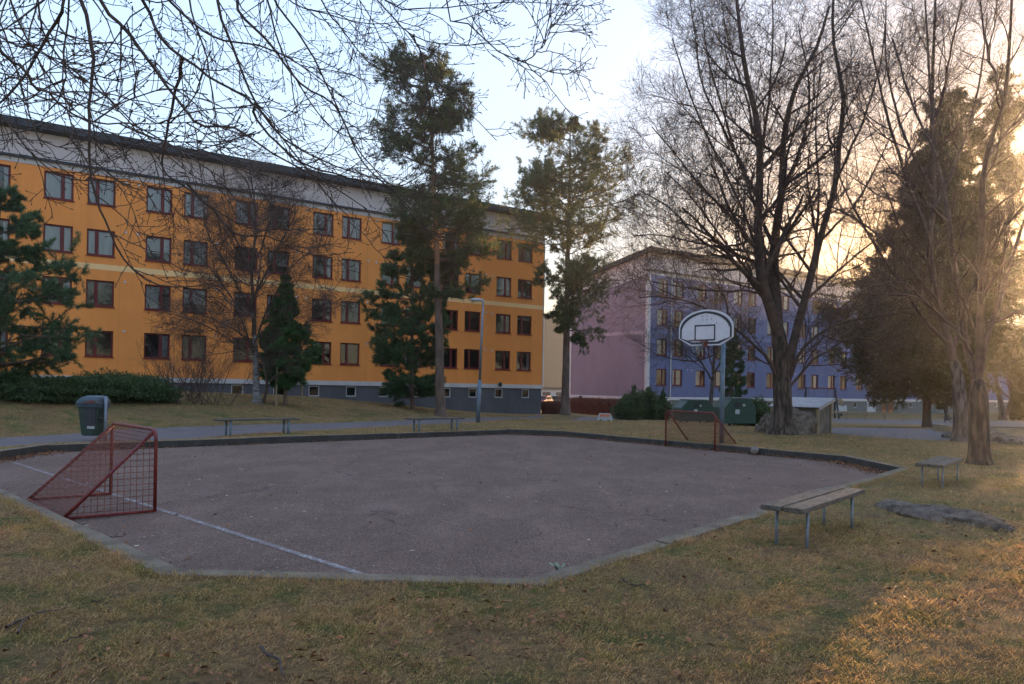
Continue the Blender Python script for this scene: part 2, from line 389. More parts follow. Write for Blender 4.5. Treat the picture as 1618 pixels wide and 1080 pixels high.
# ------------------------------------------------------------ goals
def make_goal():
    r = .024; W, H, D = 1.0, 1.1, 1.08
    g = empty('street_hockey_goal', (0, 0, 0))
    arc = [(-W, 0, .02), (-W, 0, H-.14)] + [(-W+.14-.14*math.cos(a), 0, H-.14+.14*math.sin(a)) for a in (.4, .8, 1.2, 1.57)]
    pts = arc + [(-x, y, z) for x, y, z in arc[::-1]]
    b = MB(); b.tube(pts, r, 10); b.build('front_frame', 'goal', g, smooth=True)
    for s in (-1, 1):
        b = MB(); b.tube([(s*W, 0, .03), (s*W, D, .03)], r*.85, 8); b.build('bottom_rail', 'goal', g, smooth=True)
        b = MB(); b.tube([(s*(W-.08), 0, H-.03), (s*W, D, .03)], r*.95, 8); b.build('diagonal_brace', 'goal', g, smooth=True)
    b = MB(); b.tube([(-W, D, .03), (W, D, .03)], r*.85, 8); b.build('rear_rail', 'goal', g, smooth=True)
    w = .0042; b = MB(); n = 26
    for i in range(1, n):
        x = -W + 2*W*i/n; b.tube([(x, .02, H-.01), (x, D, .04)], w, 4, False)
    for i in range(1, 22):
        t = i/22; y = D*t; z = H-.01 + (.04-(H-.01))*t; b.tube([(-W, y, z+.006), (W, y, z+.006)], w, 4, False)
    b.build('sloping_mesh', 'rust', g)
    for s in (-1, 1):
        b = MB()
        for i in range(1, 14):
            y = D*i/14; z = (H-.03)*(1-y/D); b.tube([(s*W, y, .03), (s*W, y, z)], w, 4, False)
        for i in range(1, 14):
            z = H*i/14; y = D*(1-z/H); b.tube([(s*W+.004, 0, z), (s*W+.004, y, z)], w, 4, False)
        b.build('side_mesh', 'rust', g)
    return g
goal = make_goal()
g2 = copy_tree(goal)
goal.location = (-5.37, 11.22, AZ); goal.rotation_euler.z = math.atan2(-.745, .67) + math.pi
tag(goal, 'large red wire-mesh hockey goal in the left foreground, seen from its side', 'goal', 'street hockey goals')
g2.location = (5.32, 23.6, AZ); g2.rotation_euler.z = math.atan2(-.84, .545)
tag(g2, 'small-looking rusty hockey goal at the far kerb beside the basketball pole', 'goal', 'street hockey goals')

# ------------------------------------------------------------ benches
def make_bench(L, H, W, leg, lmat, loc, ang, label, wob=0):
    e = empty('park_bench', loc, ang); tag(e, label, 'bench', 'backless plank benches round the court')
    for s in (0, 1):
        b = MB(); y0 = -W/2 + s*(W/2+.008)
        dx = random.uniform(-.02, .02)
        b.box(-L/2+dx, L/2+dx, y0, y0+W/2-.012, H-.052+s*.004, H+s*.004); b.build('plank', 'wood', e, bevel=.008)
    for sx in (-1, 1):
        for sy in (-1, 1):
            b = MB(); x = sx*(L/2-L*.14); b.tube([(x+wob*sx*.02, sy*W*.36, -.12), (x, sy*W*.36, H-.05)], leg, 10)
            b.build('leg', lmat, e, smooth=True)
        b = MB(); b.box(sx*(L/2-L*.14)-.02, sx*(L/2-L*.14)+.02, -W*.42, W*.42, H-.066, H-.052); b.build('cross_bar', lmat, e)
    return e
make_bench(2.2, .44, .44, .018, 'galv', (3.42, 8.82, 0), math.atan2(.79, .63), 'weathered plank bench nearest the camera on the lit lawn')
make_bench(2.0, .43, .44, .014, 'galv', (7.66, 14.1, float(gz(7.66, 14.1))), math.atan2(.79, .62), 'plank bench on thin legs near the thick trunk, right of the court')
make_bench(2.6, .50, .42, .035, 'galvblue', (-7.75, 24.2, float(gz(-7.75, 24.2))), math.atan2(.69, .72), 'long bench with blue-grey legs at far kerb, nearest the goal and bin')
make_bench(2.35, .47, .42, .035, 'galvblue', (-2.66, 27.9, float(gz(-2.66, 27.9))), math.atan2(.69, .72), 'bench with blue-grey legs at far kerb, close to the street lamp')

# ------------------------------------------------------------ basketball hoop
def hoop():
    base = Vector((6.32, 23.75, -.02)); e = empty('basketball_hoop', base, 0, 'basketball hoop with white fan-shaped backboard on a grey pole', 'basketball hoop')
    b = MB(); b.tube([(0, 0, -.2), (0, 0, 3.45)], .068, 14); b.build('pole', 'galvblue', e, smooth=True)
    n = Vector((-.707, -.707, 0)); r = Vector((.707, -.707, 0)); up = Vector((0, 0, 1))
    bc = n*1.02 + up*3.42
    b = MB(); b.tube([(0, 0, 3.05), n*.98 + up*3.35], .04, 8); b.tube([(0, 0, 3.42), n*.98+up*3.55], .03, 8)
    b.tube([n*.97 + r*.35 + up*3.3, n*.97 - r*.35 + up*3.3], .02, 6); b.tube([n*.97 + r*.35 + up*3.62, n*.97 - r*.35 + up*3.62], .02, 6)
    b.build('support_arm', 'galvblue', e, smooth=True)
    def outline(k):
        pts = []; w, z0 = .90, -.50
        pts += [(-.50, z0), (.50, z0), (w, -.27), (w, .02)]
        for i in range(1, 16):
            a = math.pi*i/16; pts.append((w*math.cos(a), .02 + .53*math.sin(a)))
        pts.append((-w, .02)); pts.append((-w, -.27))
        c = (0, 0); return [(x-math.copysign(min(abs(x), k), x) if abs(x) > .02 else x, z - (k if z > .1 else -k if z < -.3 else 0)) for x, z in pts]
    mt = Matrix(((r.x, -n.x, 0, bc.x), (r.y, -n.y, 0, bc.y), (r.z, 0, 1, bc.z), (0, 0, 0, 1)))
    b = MB(); b.prism(outline(0), .03, mt); b.build('backboard', 'board', e, bevel=.004)
    b = MB(); o1, o2 = outline(.045), outline(.105)
    for i in range(len(o1)):
        j = (i+1) % len(o1)
        b.quad(*[mt @ Vector((p[0], -.004, p[1])) for p in (o1[i], o1[j], o2[j], o2[i])])
    b.build('border_line', 'black', e)
    b = MB()
    x0, x1, z0, z1, w = -.36, .33, -.36, .11, .045
    for q in ((x0, x1, z0, z0+w), (x0, x1, z1-w, z1), (x0, x0+w, z0+w, z1-w), (x1-w, x1, z0+w, z1-w)):
        b.quad(*[mt @ Vector(v) for v in ((q[0], -.004, q[2]), (q[1], -.004, q[2]), (q[1], -.004, q[3]), (q[0], -.004, q[3]))])
    b.build('target_square', 'black', e)
    for x, z in ((-.09, .36), (.05, .36), (-.09, .25), (.05, .25), (.2, .27), (.37, .15)):
        b = MB(); b.tube([mt @ Vector((x, .0, z)), mt @ Vector((x, -.012, z))], .016, 6); b.build('bolt', 'black', e)
    rc = Vector((-.02, -.40, -.37)); b = MB()
    ring = [mt @ (rc + Vector((.23*math.cos(a), .23*math.sin(a), 0))) for a in np.linspace(0, 2*math.pi, 25)]
    b.tube(ring, .011, 6, False)
    for s in (-1, 1):
        b.tube([mt @ Vector((s*.09, 0, -.38)), mt @ Vector((s*.07, -.18, -.37))], .012, 6)
        b.tube([mt @ Vector((s*.06, 0, -.52)), mt @ Vector((s*.06, -.17, -.38))], .010, 6)
    b.box(-.10, .08, -.012, 0, -.54, -.34, mt)
    b.build('rim', 'rust', e)
    b = MB(); N = 12
    for k in range(N):
        for d in (-1, 1):
            pts = []
            for j in range(5):
                a = 2*math.pi*(k + d*j*.5)/N; rr = .225*(1-.13*j); pts.append(mt @ (rc + Vector((rr*math.cos(a), rr*math.sin(a), -.085*j))))
            b.tube(pts, .0035, 3, False)
    b.build('chain_net', 'galv', e)
    b = MB(); b.box(-.09, .09, -.09, .09, -.1, .03); b.build('footing', 'concrete', e)
hoop()

# ------------------------------------------------------------ bin, lamp, ball, barrier
def bin_():
    base = hit(166, 696.5); k = base.y/1250
    e = empty('litter_bin', base, math.radians(-10), 'dark green litter bin with blue-grey lid hung on a post behind the goal', 'bin')
    b = MB(); b.tube([(0, 0, -.2), (0, 0, 1.18)], .045, 10); b.build('post', 'galv', e, smooth=True)
    b = MB(); n = 10
    def ringv(z, cx, hw, hd, rad=.06):
        out = []
        for sx, sy in ((1, 1), (-1, 1), (-1, -1), (1, -1)):
            for a in range(4):
                th = math.atan2(sy, sx) - math.pi/4 + a*math.pi/6
                out.append((cx + sx*(hw-rad) + rad*math.cos(th), sy*(hd-rad) + rad*math.sin(th), z))
        return out
    def loft(b, rings, cap0=True, cap1=True):
        s = len(b.v); k = len(rings[0])
        for r in rings: b.v += r
        for i in range(len(rings)-1):
            for j in range(k): b.f.append((s+i*k+j, s+i*k+(j+1) % k, s+(i+1)*k+(j+1) % k, s+(i+1)*k+j))
        if cap0: b.f.append(tuple(s+j for j in range(k-1, -1, -1)))
        if cap1: b.f.append(tuple(s+(len(rings)-1)*k+j for j in range(k)))
    cx = -.36
    loft(b, [ringv(.14, cx, .20, .18), ringv(.18, cx, .22, .20), ringv(.86, cx, .29, .25), ringv(.90, cx, .30, .26)])
    b.build('bin_body', 'bin', e, smooth=False)
    b = MB(); loft(b, [ringv(.88, cx, .315, .275), ringv(.98, cx, .325, .285), ringv(.985, cx, .33, .29), ringv(1.07, cx+.02, .30, .27), ringv(1.15, cx+.04, .24, .22), ringv(1.19, cx+.05, .15, .14)]); b.build('lid', 'lid', e)
    for z in (.55, .78):
        b = MB(); b.box(cx+.1, -.03, -.13, .13, z, z+.05); b.build('bracket', 'black', e)
    b = MB(); b.box(cx+.03, cx+.24, -.262, -.252, .33, .40); b.build('sticker', 'concrete', e)
    b = MB(); b.box(cx-.02, cx+.27, -.285, -.262, .40, .86); b.build('ashtray_plate', 'black', e)
    b = MB(); b.box(cx-.05, cx+.30, -.30, -.1, 1.0, 1.03); b.tube([(cx+.05, -.27, 1.03), (cx+.22, -.27, 1.06)], .02, 8); b.build('latch', 'rust', e)
bin_()
def lamp():
    base = hit(755, 667); top = at(763.5, 476, base.y); e = empty('street_lamp', base, 0, 'slightly leaning grey street lamp in front of the ochre building', 'street lamp')
    d = top-base; d = Vector((d.x, 0, d.z))
    b = MB(); b.tube([Vector((0, 0, -.2)), d*.35], .095, 12); b.build('lower_pole', 'galvblue', e, smooth=True)
    b = MB(); b.tube([d*.35, d], [.062, .045], 12); b.build('upper_pole', 'galv', e, smooth=True)
    b = MB(); b.tube([d*.985, d*1.004 + Vector((-.0, 0, .03)), d+Vector((-.08, -.0, .06)), d+Vector((-.2, -.02, .06))], .05, 10); b.build('neck', 'lamphead', e, smooth=True)
    s = MB(); pts = [(-.02, .05), (-.12, .10), (-.30, .145), (-.48, .12), (-.60, .05)]
    rings = []
    for x, w in pts:
        rings.append([tuple(d + Vector((x, w*math.cos(a), .07 + w*.55*math.sin(a)))) for a in np.linspace(0, 2*math.pi, 12, endpoint=False)])
    n0 = 0
    for r in rings: s.v += r
    for i in range(4):
        for j in range(12): s.f.append((i*12+j, i*12+(j+1) % 12, (i+1)*12+(j+1) % 12, (i+1)*12+j))
    s.f.append(tuple(range(12))); s.f.append(tuple(48+j for j in range(11, -1, -1)))
    s.build('lamp_head', 'lamphead', e, smooth=True)
lamp()
def uvsphere(rad, nu=24, nv=16):
    b = MB()
    for i in range(nv+1):
        th = math.pi*i/nv
        for j in range(nu):
            a = 2*math.pi*j/nu; b.v.append((rad*math.sin(th)*math.cos(a), rad*math.sin(th)*math.sin(a), rad*math.cos(th)))
    for i in range(nv):
        for j in range(nu): b.f.append((i*nu+j, (i+1)*nu+j, (i+1)*nu+(j+1) % nu, i*nu+(j+1) % nu))
    return b
e = empty('basketball', (6.70, 21.76, AZ+.118), 0, 'worn pale basketball lying against the far kerb right of the goal', 'ball')
uvsphere(.118).build('ball_surface', 'ball', e, smooth=True)
b = MB()
for ax in range(3):
    pts = []
    for a in np.linspace(0, 2*math.pi, 33):
        v = [math.cos(a)*.1185, math.sin(a)*.1185, 0]; pts.append(Vector((v[ax % 3], v[(ax+1) % 3], v[(ax+2) % 3])))
    b.tube(pts, .002, 4, False)
b.build('seam', 'black', e)
def barrier():
    base = hit(955.5, 664.5); e = empty('road_barrier', base, math.radians(-8), 'small white concrete road barrier with orange reflectors near the lilac wall', 'barrier')
    k = base.y/1250; w = 12.8*k; h = 11.5*k
    b = MB(); mt = Matrix.Translation((0, 0, 0))
    b.prism([(-w, .0), (-w*.7, .0), (-w*.62, h*.16), (-w*.38, h*.16), (-w*.3, 0), (w*.3, 0), (w*.38, h*.16), (w*.62, h*.16), (w*.7, 0), (w, 0), (w*.72, h), (-w*.72, h)], .4, mt)
    b.build('barrier_body', 'concrete', e, bevel=.01)
    for i in (-1, 0, 1):
        b = MB(); b.tube([(i*.2, -.02, h*.72), (i*.2, .01, h*.72)], .085, 12); b.build('reflector', 'orangelamp', e)
barrier()

# ------------------------------------------------------------ buildings
def wall(b, x0, x1, z0, z1, holes, y=0.0, dep=.18):
    xs = sorted({x0, x1, *[h[0] for h in holes], *[h[1] for h in holes]}); zs = sorted({z0, z1, *[h[2] for h in holes], *[h[3] for h in holes]})
    hs = {(round(h[0], 3), round(h[2], 3)): h for h in holes}
    for i in range(len(xs)-1):
        for j in range(len(zs)-1):
            cx, cz = (xs[i]+xs[i+1])/2, (zs[j]+zs[j+1])/2
            if any(h[0] < cx < h[1] and h[2] < cz < h[3] for h in holes): continue
            b.quad((xs[i], y, zs[j]), (xs[i+1], y, zs[j]), (xs[i+1], y, zs[j+1]), (xs[i], y, zs[j+1]))
    for h in holes:
        a, c, d, e = h
        b.quad((a, y, d), (a, y, e), (a, y+dep, e), (a, y+dep, d)); b.quad((c, y, e), (c, y, d), (c, y+dep, d), (c, y+dep, e))
        b.quad((a, y, e), (c, y, e), (c, y+dep, e), (a, y+dep, e)); b.quad((c, y, d), (a, y, d), (a, y+dep, d), (c, y+dep, d))
WCACHE = {}
def window(parent, x0, x1, z0, z1, mull, curt, fm='red', name='window', side=False):
    """frame > pane, sill, curtain; built once per size and copied"""
    w = round(x1-x0, 2); h = round(z1-z0, 2); key = (w, h, round(mull, 2), curt, fm)
    if key not in WCACHE:
        y0, y1 = .09, .145; f = .065; b = MB()
        b.box(0, f, y0, y1, 0, h); b.box(w-f, w, y0, y1, 0, h); b.box(f, w-f, y0, y1, 0, f); b.box(f, w-f, y0, y1, h-f, h)
        if mull:
            mx = w*mull; b.box(mx-.06, mx+.06, y0-.004, y1, f, h-f)
            for a, c in ((f, mx-.06), (mx+.06, w-f)):
                s = .03
                b.box(a, a+s, y0+.02, y1-.01, f, h-f); b.box(c-s, c, y0+.02, y1-.01, f, h-f)
                b.box(a+s, c-s, y0+.02, y1-.01, f, f+s); b.box(a+s, c-s, y0+.02, y1-.01, h-f-s, h-f)
        fo = b.build(name, fm, parent)
        b = MB(); b.quad((f*.5, .13, f*.5), (w-f*.5, .13, f*.5), (w-f*.5, .13, h-f*.5), (f*.5, .13, h-f*.5)); b.build('pane', 'glass', fo)
        if fm == 'red':
            b = MB(); b.box(-.04, w+.04, -.06, .088, -.05, -.003); b.build('sill', fm, fo)
        if curt:
            b = MB(); yy = .22
            def cur(a, c, zz0, zz1):
                n = max(2, int((c-a)/.06))
                for i in range(n):
                    p = a+(c-a)*i/n; q = a+(c-a)*(i+1)/n; o1 = .015*(i % 2); o2 = .015*((i+1) % 2)
                    b.quad((p, yy+o1, zz0), (q, yy+o2, zz0), (q, yy+o2, zz1), (p, yy+o1, zz1))
            if curt == 1: cur(0, w, 0, h)
            if curt == 2: cur(0, w, h*.35, h)
            if curt == 3: cur(0, w*.22, 0, h); cur(w*.8, w, 0, h)
            if curt == 4: cur(0, w*(mull or .5), 0, h)
            if curt == 5: cur(w*(mull or .5), w, 0, h)
            if curt == 6: cur(0, w, h*.78, h)
            b.build('curtain', 'curtain', fo)
        fo.location = (x0, 0, z0); WCACHE[key] = fo; return fo
    src = WCACHE[key]; c = src.copy(); C.objects.link(c); c.parent = parent; c.location = (x0, 0, z0)
    for ch in KIDS.get(src.name, ()):
        k = ch.copy(); C.objects.link(k); k.parent = c
    return c
def vent(parent, x, z):
    if 'v' not in WCACHE:
        b = MB(); b.tube([(0, .01, 0), (0, -.03, 0)], .07, 10); WCACHE['v'] = b.build('wall_vent', 'white', parent); o = WCACHE['v']
    else:
        o = WCACHE['v'].copy(); C.objects.link(o); o.parent = parent
    o.location = (x, 0, z); return o

def block(name, P, x0, x1, cols, ztops, h, zb, base_cols, gz0, wallm, gablem, plm, label, levels, seed, basewin=True, depth=11.5, curtf=None, doors=()):
    rnd = random.Random(seed)
    e = empty(name, (P[0], P[1], 0), math.atan2(FD[1], FD[0]), label, 'building')
    zt_wall, zt_band, zt_gut, zt_clad, zt_roof = levels       # wall top, white band top, gutter top, cladding top, roof top
    holes = [(c[0], c[1], z-h, z) for c in cols for z in ztops]
    b = MB(); wall(b, x0, x1, zb, zt_wall, holes); b.build('facade_wall', wallm, e)
    # gable walls (side, back)
    b = MB(); drop = 2.0
    def gab(x, m, sgn):
        bb = MB(); q = [(x, 0, zb), (x, depth, zb), (x, depth, zt_wall-drop*.0-1.9), (x, 0, zt_wall)]
        bb.quad(*(q if sgn > 0 else q[::-1])); bb.build('gable_wall', m, e)
        bb = MB(); q = [(x, 0, zt_band), (x, depth, zt_band-1.9), (x, depth, zt_clad-drop), (x, 0, zt_clad)]
        bb.box(x-.02, x+.02, .05, depth-.05, zt_wall-1.9, zt_wall-1.89) ; bb.quad(*(q if sgn > 0 else q[::-1])); bb.build('gable_cladding', 'clady', e)
    gab(x0, gablem, -1); gab(x1, gablem, 1)
    b.quad((x0, depth, gz0-1), (x1, depth, gz0-1), (x1, depth, zt_clad-drop), (x0, depth, zt_clad-drop)); b.build('rear_wall', wallm, e)
    b = MB(); b.quad((x0+.05, .42, zb+.02), (x1-.05, .42, zb+.02), (x1-.05, .42, zt_wall-.02), (x0+.05, .42, zt_wall-.02)); b.build('inner_wall', 'room', e)
    # plinth with its holes
    ph = [(c-.36, c+.36, zb-.83, zb-.16) for c in base_cols]
    b = MB(); wall(b, x0+.04, x1-.04, gz0-1.2, zb-.10, ph, y=.05, dep=.16)
    b.quad((x1-.04, .05, gz0-1.2), (x1-.04, depth, gz0-1.2), (x1-.04, depth, zb-.1), (x1-.04, .05, zb-.1))
    b.quad((x0+.04, depth, gz0-1.2), (x0+.04, .05, gz0-1.2), (x0+.04, .05, zb-.1), (x0+.04, depth, zb-.1))
    b.build('plinth', plm, e)
    b = MB(); b.quad((x0+.05, .5, gz0-1), (x1-.05, .5, gz0-1), (x1-.05, .5, zb-.12), (x0+.05, .5, zb-.12)); b.build('cellar_wall', 'room', e)
    b = MB(); b.box(x0-.03, x1+.03, -.03, depth, zb-.11, zb+.17); b.build('base_band', 'white', e)
    # roofline
    b = MB(); b.box(x0-.02, x1+.02, -.025, .3, zt_wall, zt_band)
    b.quad((x0-.02, .3, zt_wall), (x0-.02, .3, zt_band), (x0-.02, depth, zt_band-1.9), (x0-.02, depth, zt_wall-1.9))
    b.build('top_band', 'white', e)
    b = MB(); b.box(x0-.12, x1+.12, -.16, .3, zt_band, zt_gut); b.build('gutter', 'dark', e)
    b = MB(); b.quad((x0, .0, zt_gut), (x1, .0, zt_gut), (x1, .0, zt_clad), (x0, .0, zt_clad)); b.build('eaves_cladding', 'clad', e)
    b = MB(); mt = Matrix(((0, 1, 0, x0-.35), (1, 0, 0, 0), (0, 0, 1, 0), (0, 0, 0, 1)))
    th = zt_roof-zt_clad
    b.prism([(-.55, zt_clad), (-.55, zt_roof), (depth+.4, zt_roof-drop), (depth+.4, zt_clad-drop)], x1-x0+.7, mt); b.build('roof', 'dark', e)
    # stripe
    zs = (ztops[1]-h+ztops[2])/2 + .06
    b = MB(); b.box(x0+.01, x1-.01, -.004, .02, zs-.15, zs+.15); b.build('render_stripe', levels_stripe.get(name, 'stripe'), e)
    # windows
    for i, c in enumerate(cols):
        for r, z in enumerate(ztops):
            t = rnd.random()
            if curtf: cu = curtf(i, r, t)
            else: cu = 1 if t < .2 else 2 if t < .35 else 3 if t < .55 else 6 if t < .7 else 0
            window(e, c[0], c[1], z-h, z, c[2] if len(c) > 2 else (.64 if i % 2 == 0 else .36), cu)
    for c in base_cols:
        window(e, c-.36, c+.36, zb-.83, zb-.16, 0, 0, 'white', 'basement_window')
    for c, g in zip(cols[1::2], cols[2::2]):
        mx = (c[1]+g[0])/2
        for z in ztops:
            if rnd.random() < .8: vent(e, mx-.25, z+.02)
            if rnd.random() < .6: vent(e, mx+.35, z-.02)
    return e
levels_stripe = {'apartment_building': 'stripe'}
oc = []
for a, c in ((-42.6, -40.6), (-37.85, -35.85), (-33.03, -31.02), (-28.12, -26.13), (-23.25, -21.3), (-18.45, -16.5), (-13.7, -11.85), (-9.0, -7.1), (-4.4, -2.46)):
    oc += [(a, a+1.36), (c, c+1.36)]
def ocf(i, r, t):
    if r == 0: return 1 if (t < .55 or i in (4, 5, 6, 7, 8, 11)) else 4 if t < .7 else 5 if t < .8 else 3
    if r == 1 and i in (4, 5): return 1
    if r == 1: return 2 if t < .25 else 3 if t < .5 else 0
    if r == 2 and i == 6: return 4
    if r == 2 and i == 7: return 2
    return 3 if t < .25 else 6 if t < .45 else 5 if t < .55 else 0
ob = block('apartment_building', OB, -50, 0, oc, (12.4, 9.67, 6.95, 4.25), 1.40, 1.62,
      (-47, -42.3, -38, -32.6, -27.78, -22.95, -20.42, -18.18, -15.67, -13.34, -10.75, -8.48, -6.26, -3.99, -1.52), -.6,
      'orange', 'orange', 'plinth', 'long ochre apartment block with dark red windows and charcoal plinth', (12.6, 12.86, 12.98, 14.38, 14.76), 3, curtf=ocf)
# corner trim, joints, wall lamps, porch of the ochre block
b = MB(); b.box(-.03, .05, -.03, .12, 1.79, 12.58); b.build('corner_trim', 'white', ob)
for x in (-38.95, -34.2, -29.4, -24.5, -19.7, -14.7, -10.2, -5.5):
    b = MB(); b.box(x-.008, x+.008, -.004, .02, 1.8, 7.3); b.box(x-.008, x+.008, -.004, .02, 7.72, 12.6); b.build('expansion_joint', M['jointline'], ob)
for x in (-19.6, -4.0):
    b = MB(); b.tube([(x, .0, 1.78), (x, -.16, 1.78)], [.1, .17], 12); b.build('wall_lamp', 'black', ob, smooth=True)
pc = MB(); pc.box(-38.6, -34.7, -2.0, 0, 2.28, 2.5); pc.prism([(-38.6, 2.5), (-34.7, 2.5), (-35.1, 2.98), (-38.2, 2.98)], 1.7, Matrix.Translation((0, -1.75, 0))); pc.build('porch_roof', 'dark', ob)
for x in (-37.7, -36.75, -35.8):
    d = MB(); d.box(x, x+.08, -.06, -.002, .3, 2.27); d.box(x+.78, x+.86, -.06, -.002, .3, 2.27); d.box(x+.08, x+.78, -.06, -.002, 2.1, 2.27); d.box(x+.08, x+.78, -.06, -.002, .3, .62)
    do = d.build('entrance_door', 'door', ob); d = MB(); d.quad((x+.08, -.03, .62), (x+.78, -.03, .62), (x+.78, -.03, 2.1), (x+.08, -.03, 2.1)); d.build('door_pane', 'glass', do)
for x in (-38.2, -35.0):
    d = MB(); d.box(x-.06, x+.06, -1.9, -1.78, .2, 2.28); d.build('porch_post', 'black', ob)

bc = [(1.19, 2.5), (3.31, 4.62), (6.5, 7.85), (8.98, 10.33), (11.9, 13.25), (14.1, 15.45), (17.3, 18.65), (19.6, 20.95), (22.75, 24.1), (25.1, 26.45), (28.3, 29.7), (30.65, 32.0), (33.95, 35.35), (36.35, 37.7), (39.4, 41.3, .5), (43.4, 44.8), (45.8, 47.15), (49.6, 51.0), (51.9, 53.3), (55.3, 56.7), (57.7, 59.1), (61.0, 62.4), (63.4, 64.8), (66.6, 68.0), (69.0, 70.4)]
bc = [(c[0], c[0]+1.33, *(c[2:])) if len(c) == 2 else c for c in bc]
def bcf(i, r, t): return 1 if t < .25 else 4 if t < .4 else 5 if t < .5 else 3 if t < .7 else 0
levels_stripe['blue_apartment_building'] = 'blue'
BZ = (11.66, 8.94, 6.21, 3.49)
bb = block('blue_apartment_building', BB, 0, 95, bc, BZ, 1.5, .75,
      (3, 8.2, 13, 18, 23.5, 27.2, 30.8, 34.0, 46.5, 50.2, 53.8, 57.5, 62, 66, 70), -1.2,
      'blue', 'lilac', 'plinth2', 'long blue and lilac apartment block behind the bare trees on the right', (11.95, 12.25, 12.4, 13.95, 14.35), 9, curtf=bcf, depth=10.8)
b = MB(); b.box(-.07, .28, -.035, .06, .93, 12.2); b.box(-.07, -.01, .06, .26, .93, 12.2); b.build('corner_trim', 'white', bb)
b = MB(); b.box(-.05, -.004, 10.5, 10.85, .93, 10.2); b.build('corner_trim', 'white', bb)
b = MB(); b.tube([(2.95, -.08, .9), (2.95, -.08, 12.2)], .055, 8); b.build('downpipe', 'white', bb)
b = MB(); b.box(-.03, -.004, .27, 10.49, 6.6, 6.9); b.build('gable_stripe', M['lilac'] if False else mat('pale_lilac_render', (.36, .28, .30)), bb)
b = MB(); b.box(.28, 94.9, -.012, -.004, 6.62, 6.9); b.build('facade_stripe', mat('pale_blue_render', (.15, .16, .25)), bb)
for y in (2.5, 8.9):
    b = MB(); b.box(-.2, -.03, y-.1, y+.1, .62, .85); b.build('wall_lamp', 'black', bb)
# entrance of the blue block
b = MB(); b.prism([(38.9, 1.15), (42.9, 1.15), (42.3, 1.75), (39.3, 1.75)], 1.9, Matrix.Translation((0, -2.0, 0))); b.build('porch_roof', 'dark', bb)
for x in (39.6, 40.3, 41.1, 41.85):
    d = MB(); d.box(x, x+.09, -.05, .04, -.95, 1.14); d.build('door_post', 'door', bb)
for x in (39.69, 41.19):
    d = MB(); d.box(x, x+.66 if x > 41 else x+.61, -.02, .02, -.95, -.35); do = d.build('entrance_door', 'door', bb)
    d = MB(); d.quad((x, -.01, -.35), (x+.62, -.01, -.35), (x+.62, -.01, 1.14), (x, -.01, 1.14)); d.build('door_pane', 'glass', do)
b = MB(); b.box(36.3, 38.1, -.03, .04, -.95, .62); b.build('white_door', 'concrete', bb)

# far block, low shops and parked cars between the buildings
def far_block():
    c = at(875, 615, 190); e = empty('beige_tower_block', (c.x, c.y, -1), math.radians(-8), 'tall beige block far away in the gap between the two buildings', 'building')
    w = 2.55; H = 19.6
    b = MB(); b.box(-w, w, 0, 14, 0, H); b.build('wall', 'beige', e)
    b = MB(); b.box(-w-.7, w+.3, -.2, 14.2, H, H+.5); b.build('roof', 'dark', e)
    b = MB(); b.box(-w-.6, -w-.02, -.1, .5, 0, H-.02); b.build('corner_trim', 'white', e)
    for k in range(7):
        b = MB(); b.box(w+.02, w+.9, .6, 3.6, 2+k*2.5, 3.0+k*2.5); b.build('balcony', 'white', e)
        b = MB(); b.box(-w-.55, -w-.1, -.14, -.1, 2.1+k*2.5, 3.4+k*2.5); b.build('window', 'room', e)
    c = at(868, 615, 140); e = empty('low_shop_building', (c.x, c.y, -1.1), math.radians(-4), 'low white shop with dark fascia behind the parked cars', 'building')
    b = MB(); b.box(-5, 6, 0, 6, 0, 2.4); b.build('wall', 'concrete', e)
    b = MB(); b.box(-5.2, 6.2, -.3, 6.1, 2.4, 2.75); b.build('roof', 'dark', e)
    for x in (-1.2, 1.2, 3.4):
        b = MB(); b.box(x, x+1.4, -.05, -.005, .5, 1.9); b.build('window', 'room', e)
    b = MB(); b.box(2.6, 3.1, -.1, -.06, 1.2, 1.8); b.box(4.3, 4.7, -.1, -.06, 1.3, 1.7); b.build('shop_sign', 'goal', e)
far_block()
def car(px, py, Y, rz, body, label):
    c = at(px, py, Y); c.z = float(gz(c.x, c.y)); e = empty('parked_car', c, rz, label, 'car', 'cars parked between the buildings')
    b = MB(); prof = [(-2.1, .3), (-2.15, .75), (-1.95, .92), (-1.2, .98), (-.55, 1.42), (.75, 1.45), (1.45, 1.02), (2.05, .85), (2.15, .55), (2.1, .3)]
    b.prism(prof, 1.7, Matrix.Translation((0, -.85, 0))); b.build('body', body, e, bevel=.05)
    for s in (-1, 1):
        b = MB(); y = s*.853
        for p in ([(-1.05, 1.0), (-.5, 1.36), (.05, 1.38), (.05, .98)], [(.12, .98), (.12, 1.38), (.68, 1.38), (1.25, 1.03)]):
            b.quad(*[(x, y, z) for x, z in p])
        b.build('side_window', 'carglass', e)
        for x in (-1.3, 1.3):
            b = MB(); b.tube([(x, s*.70, .32), (x, s*.87, .32)], .32, 16); w = b.build('wheel', 'tyre', e)
            b = MB(); b.tube([(x, s*.86, .32), (x, s*.885, .32)], .19, 12); b.build('rim', 'galv', w)
    for x0, z0, x1, z1 in ((-1.17, 1.0, -.62, 1.40), (1.42, 1.05, .80, 1.44)):
        b = MB(); d = -.012 if x0 < 0 else .012; b.quad((x0+d, -.7, z0), (x0+d, .7, z0), (x1+d, .65, z1), (x1+d, -.65, z1)); b.build('windscreen', 'carglass', e)
    for y in (-.62, .62):
        b = MB(); b.box(-2.17, -2.13, y-.16, y+.16, .62, .74); b.build('headlight', 'concrete', e)
car(874, 633, 100, math.radians(25), 'carblue', 'silver-blue car parked beside the far building')
car(856.5, 633, 96, math.radians(70), 'carred', 'dark red car partly hidden by the ochre building corner')
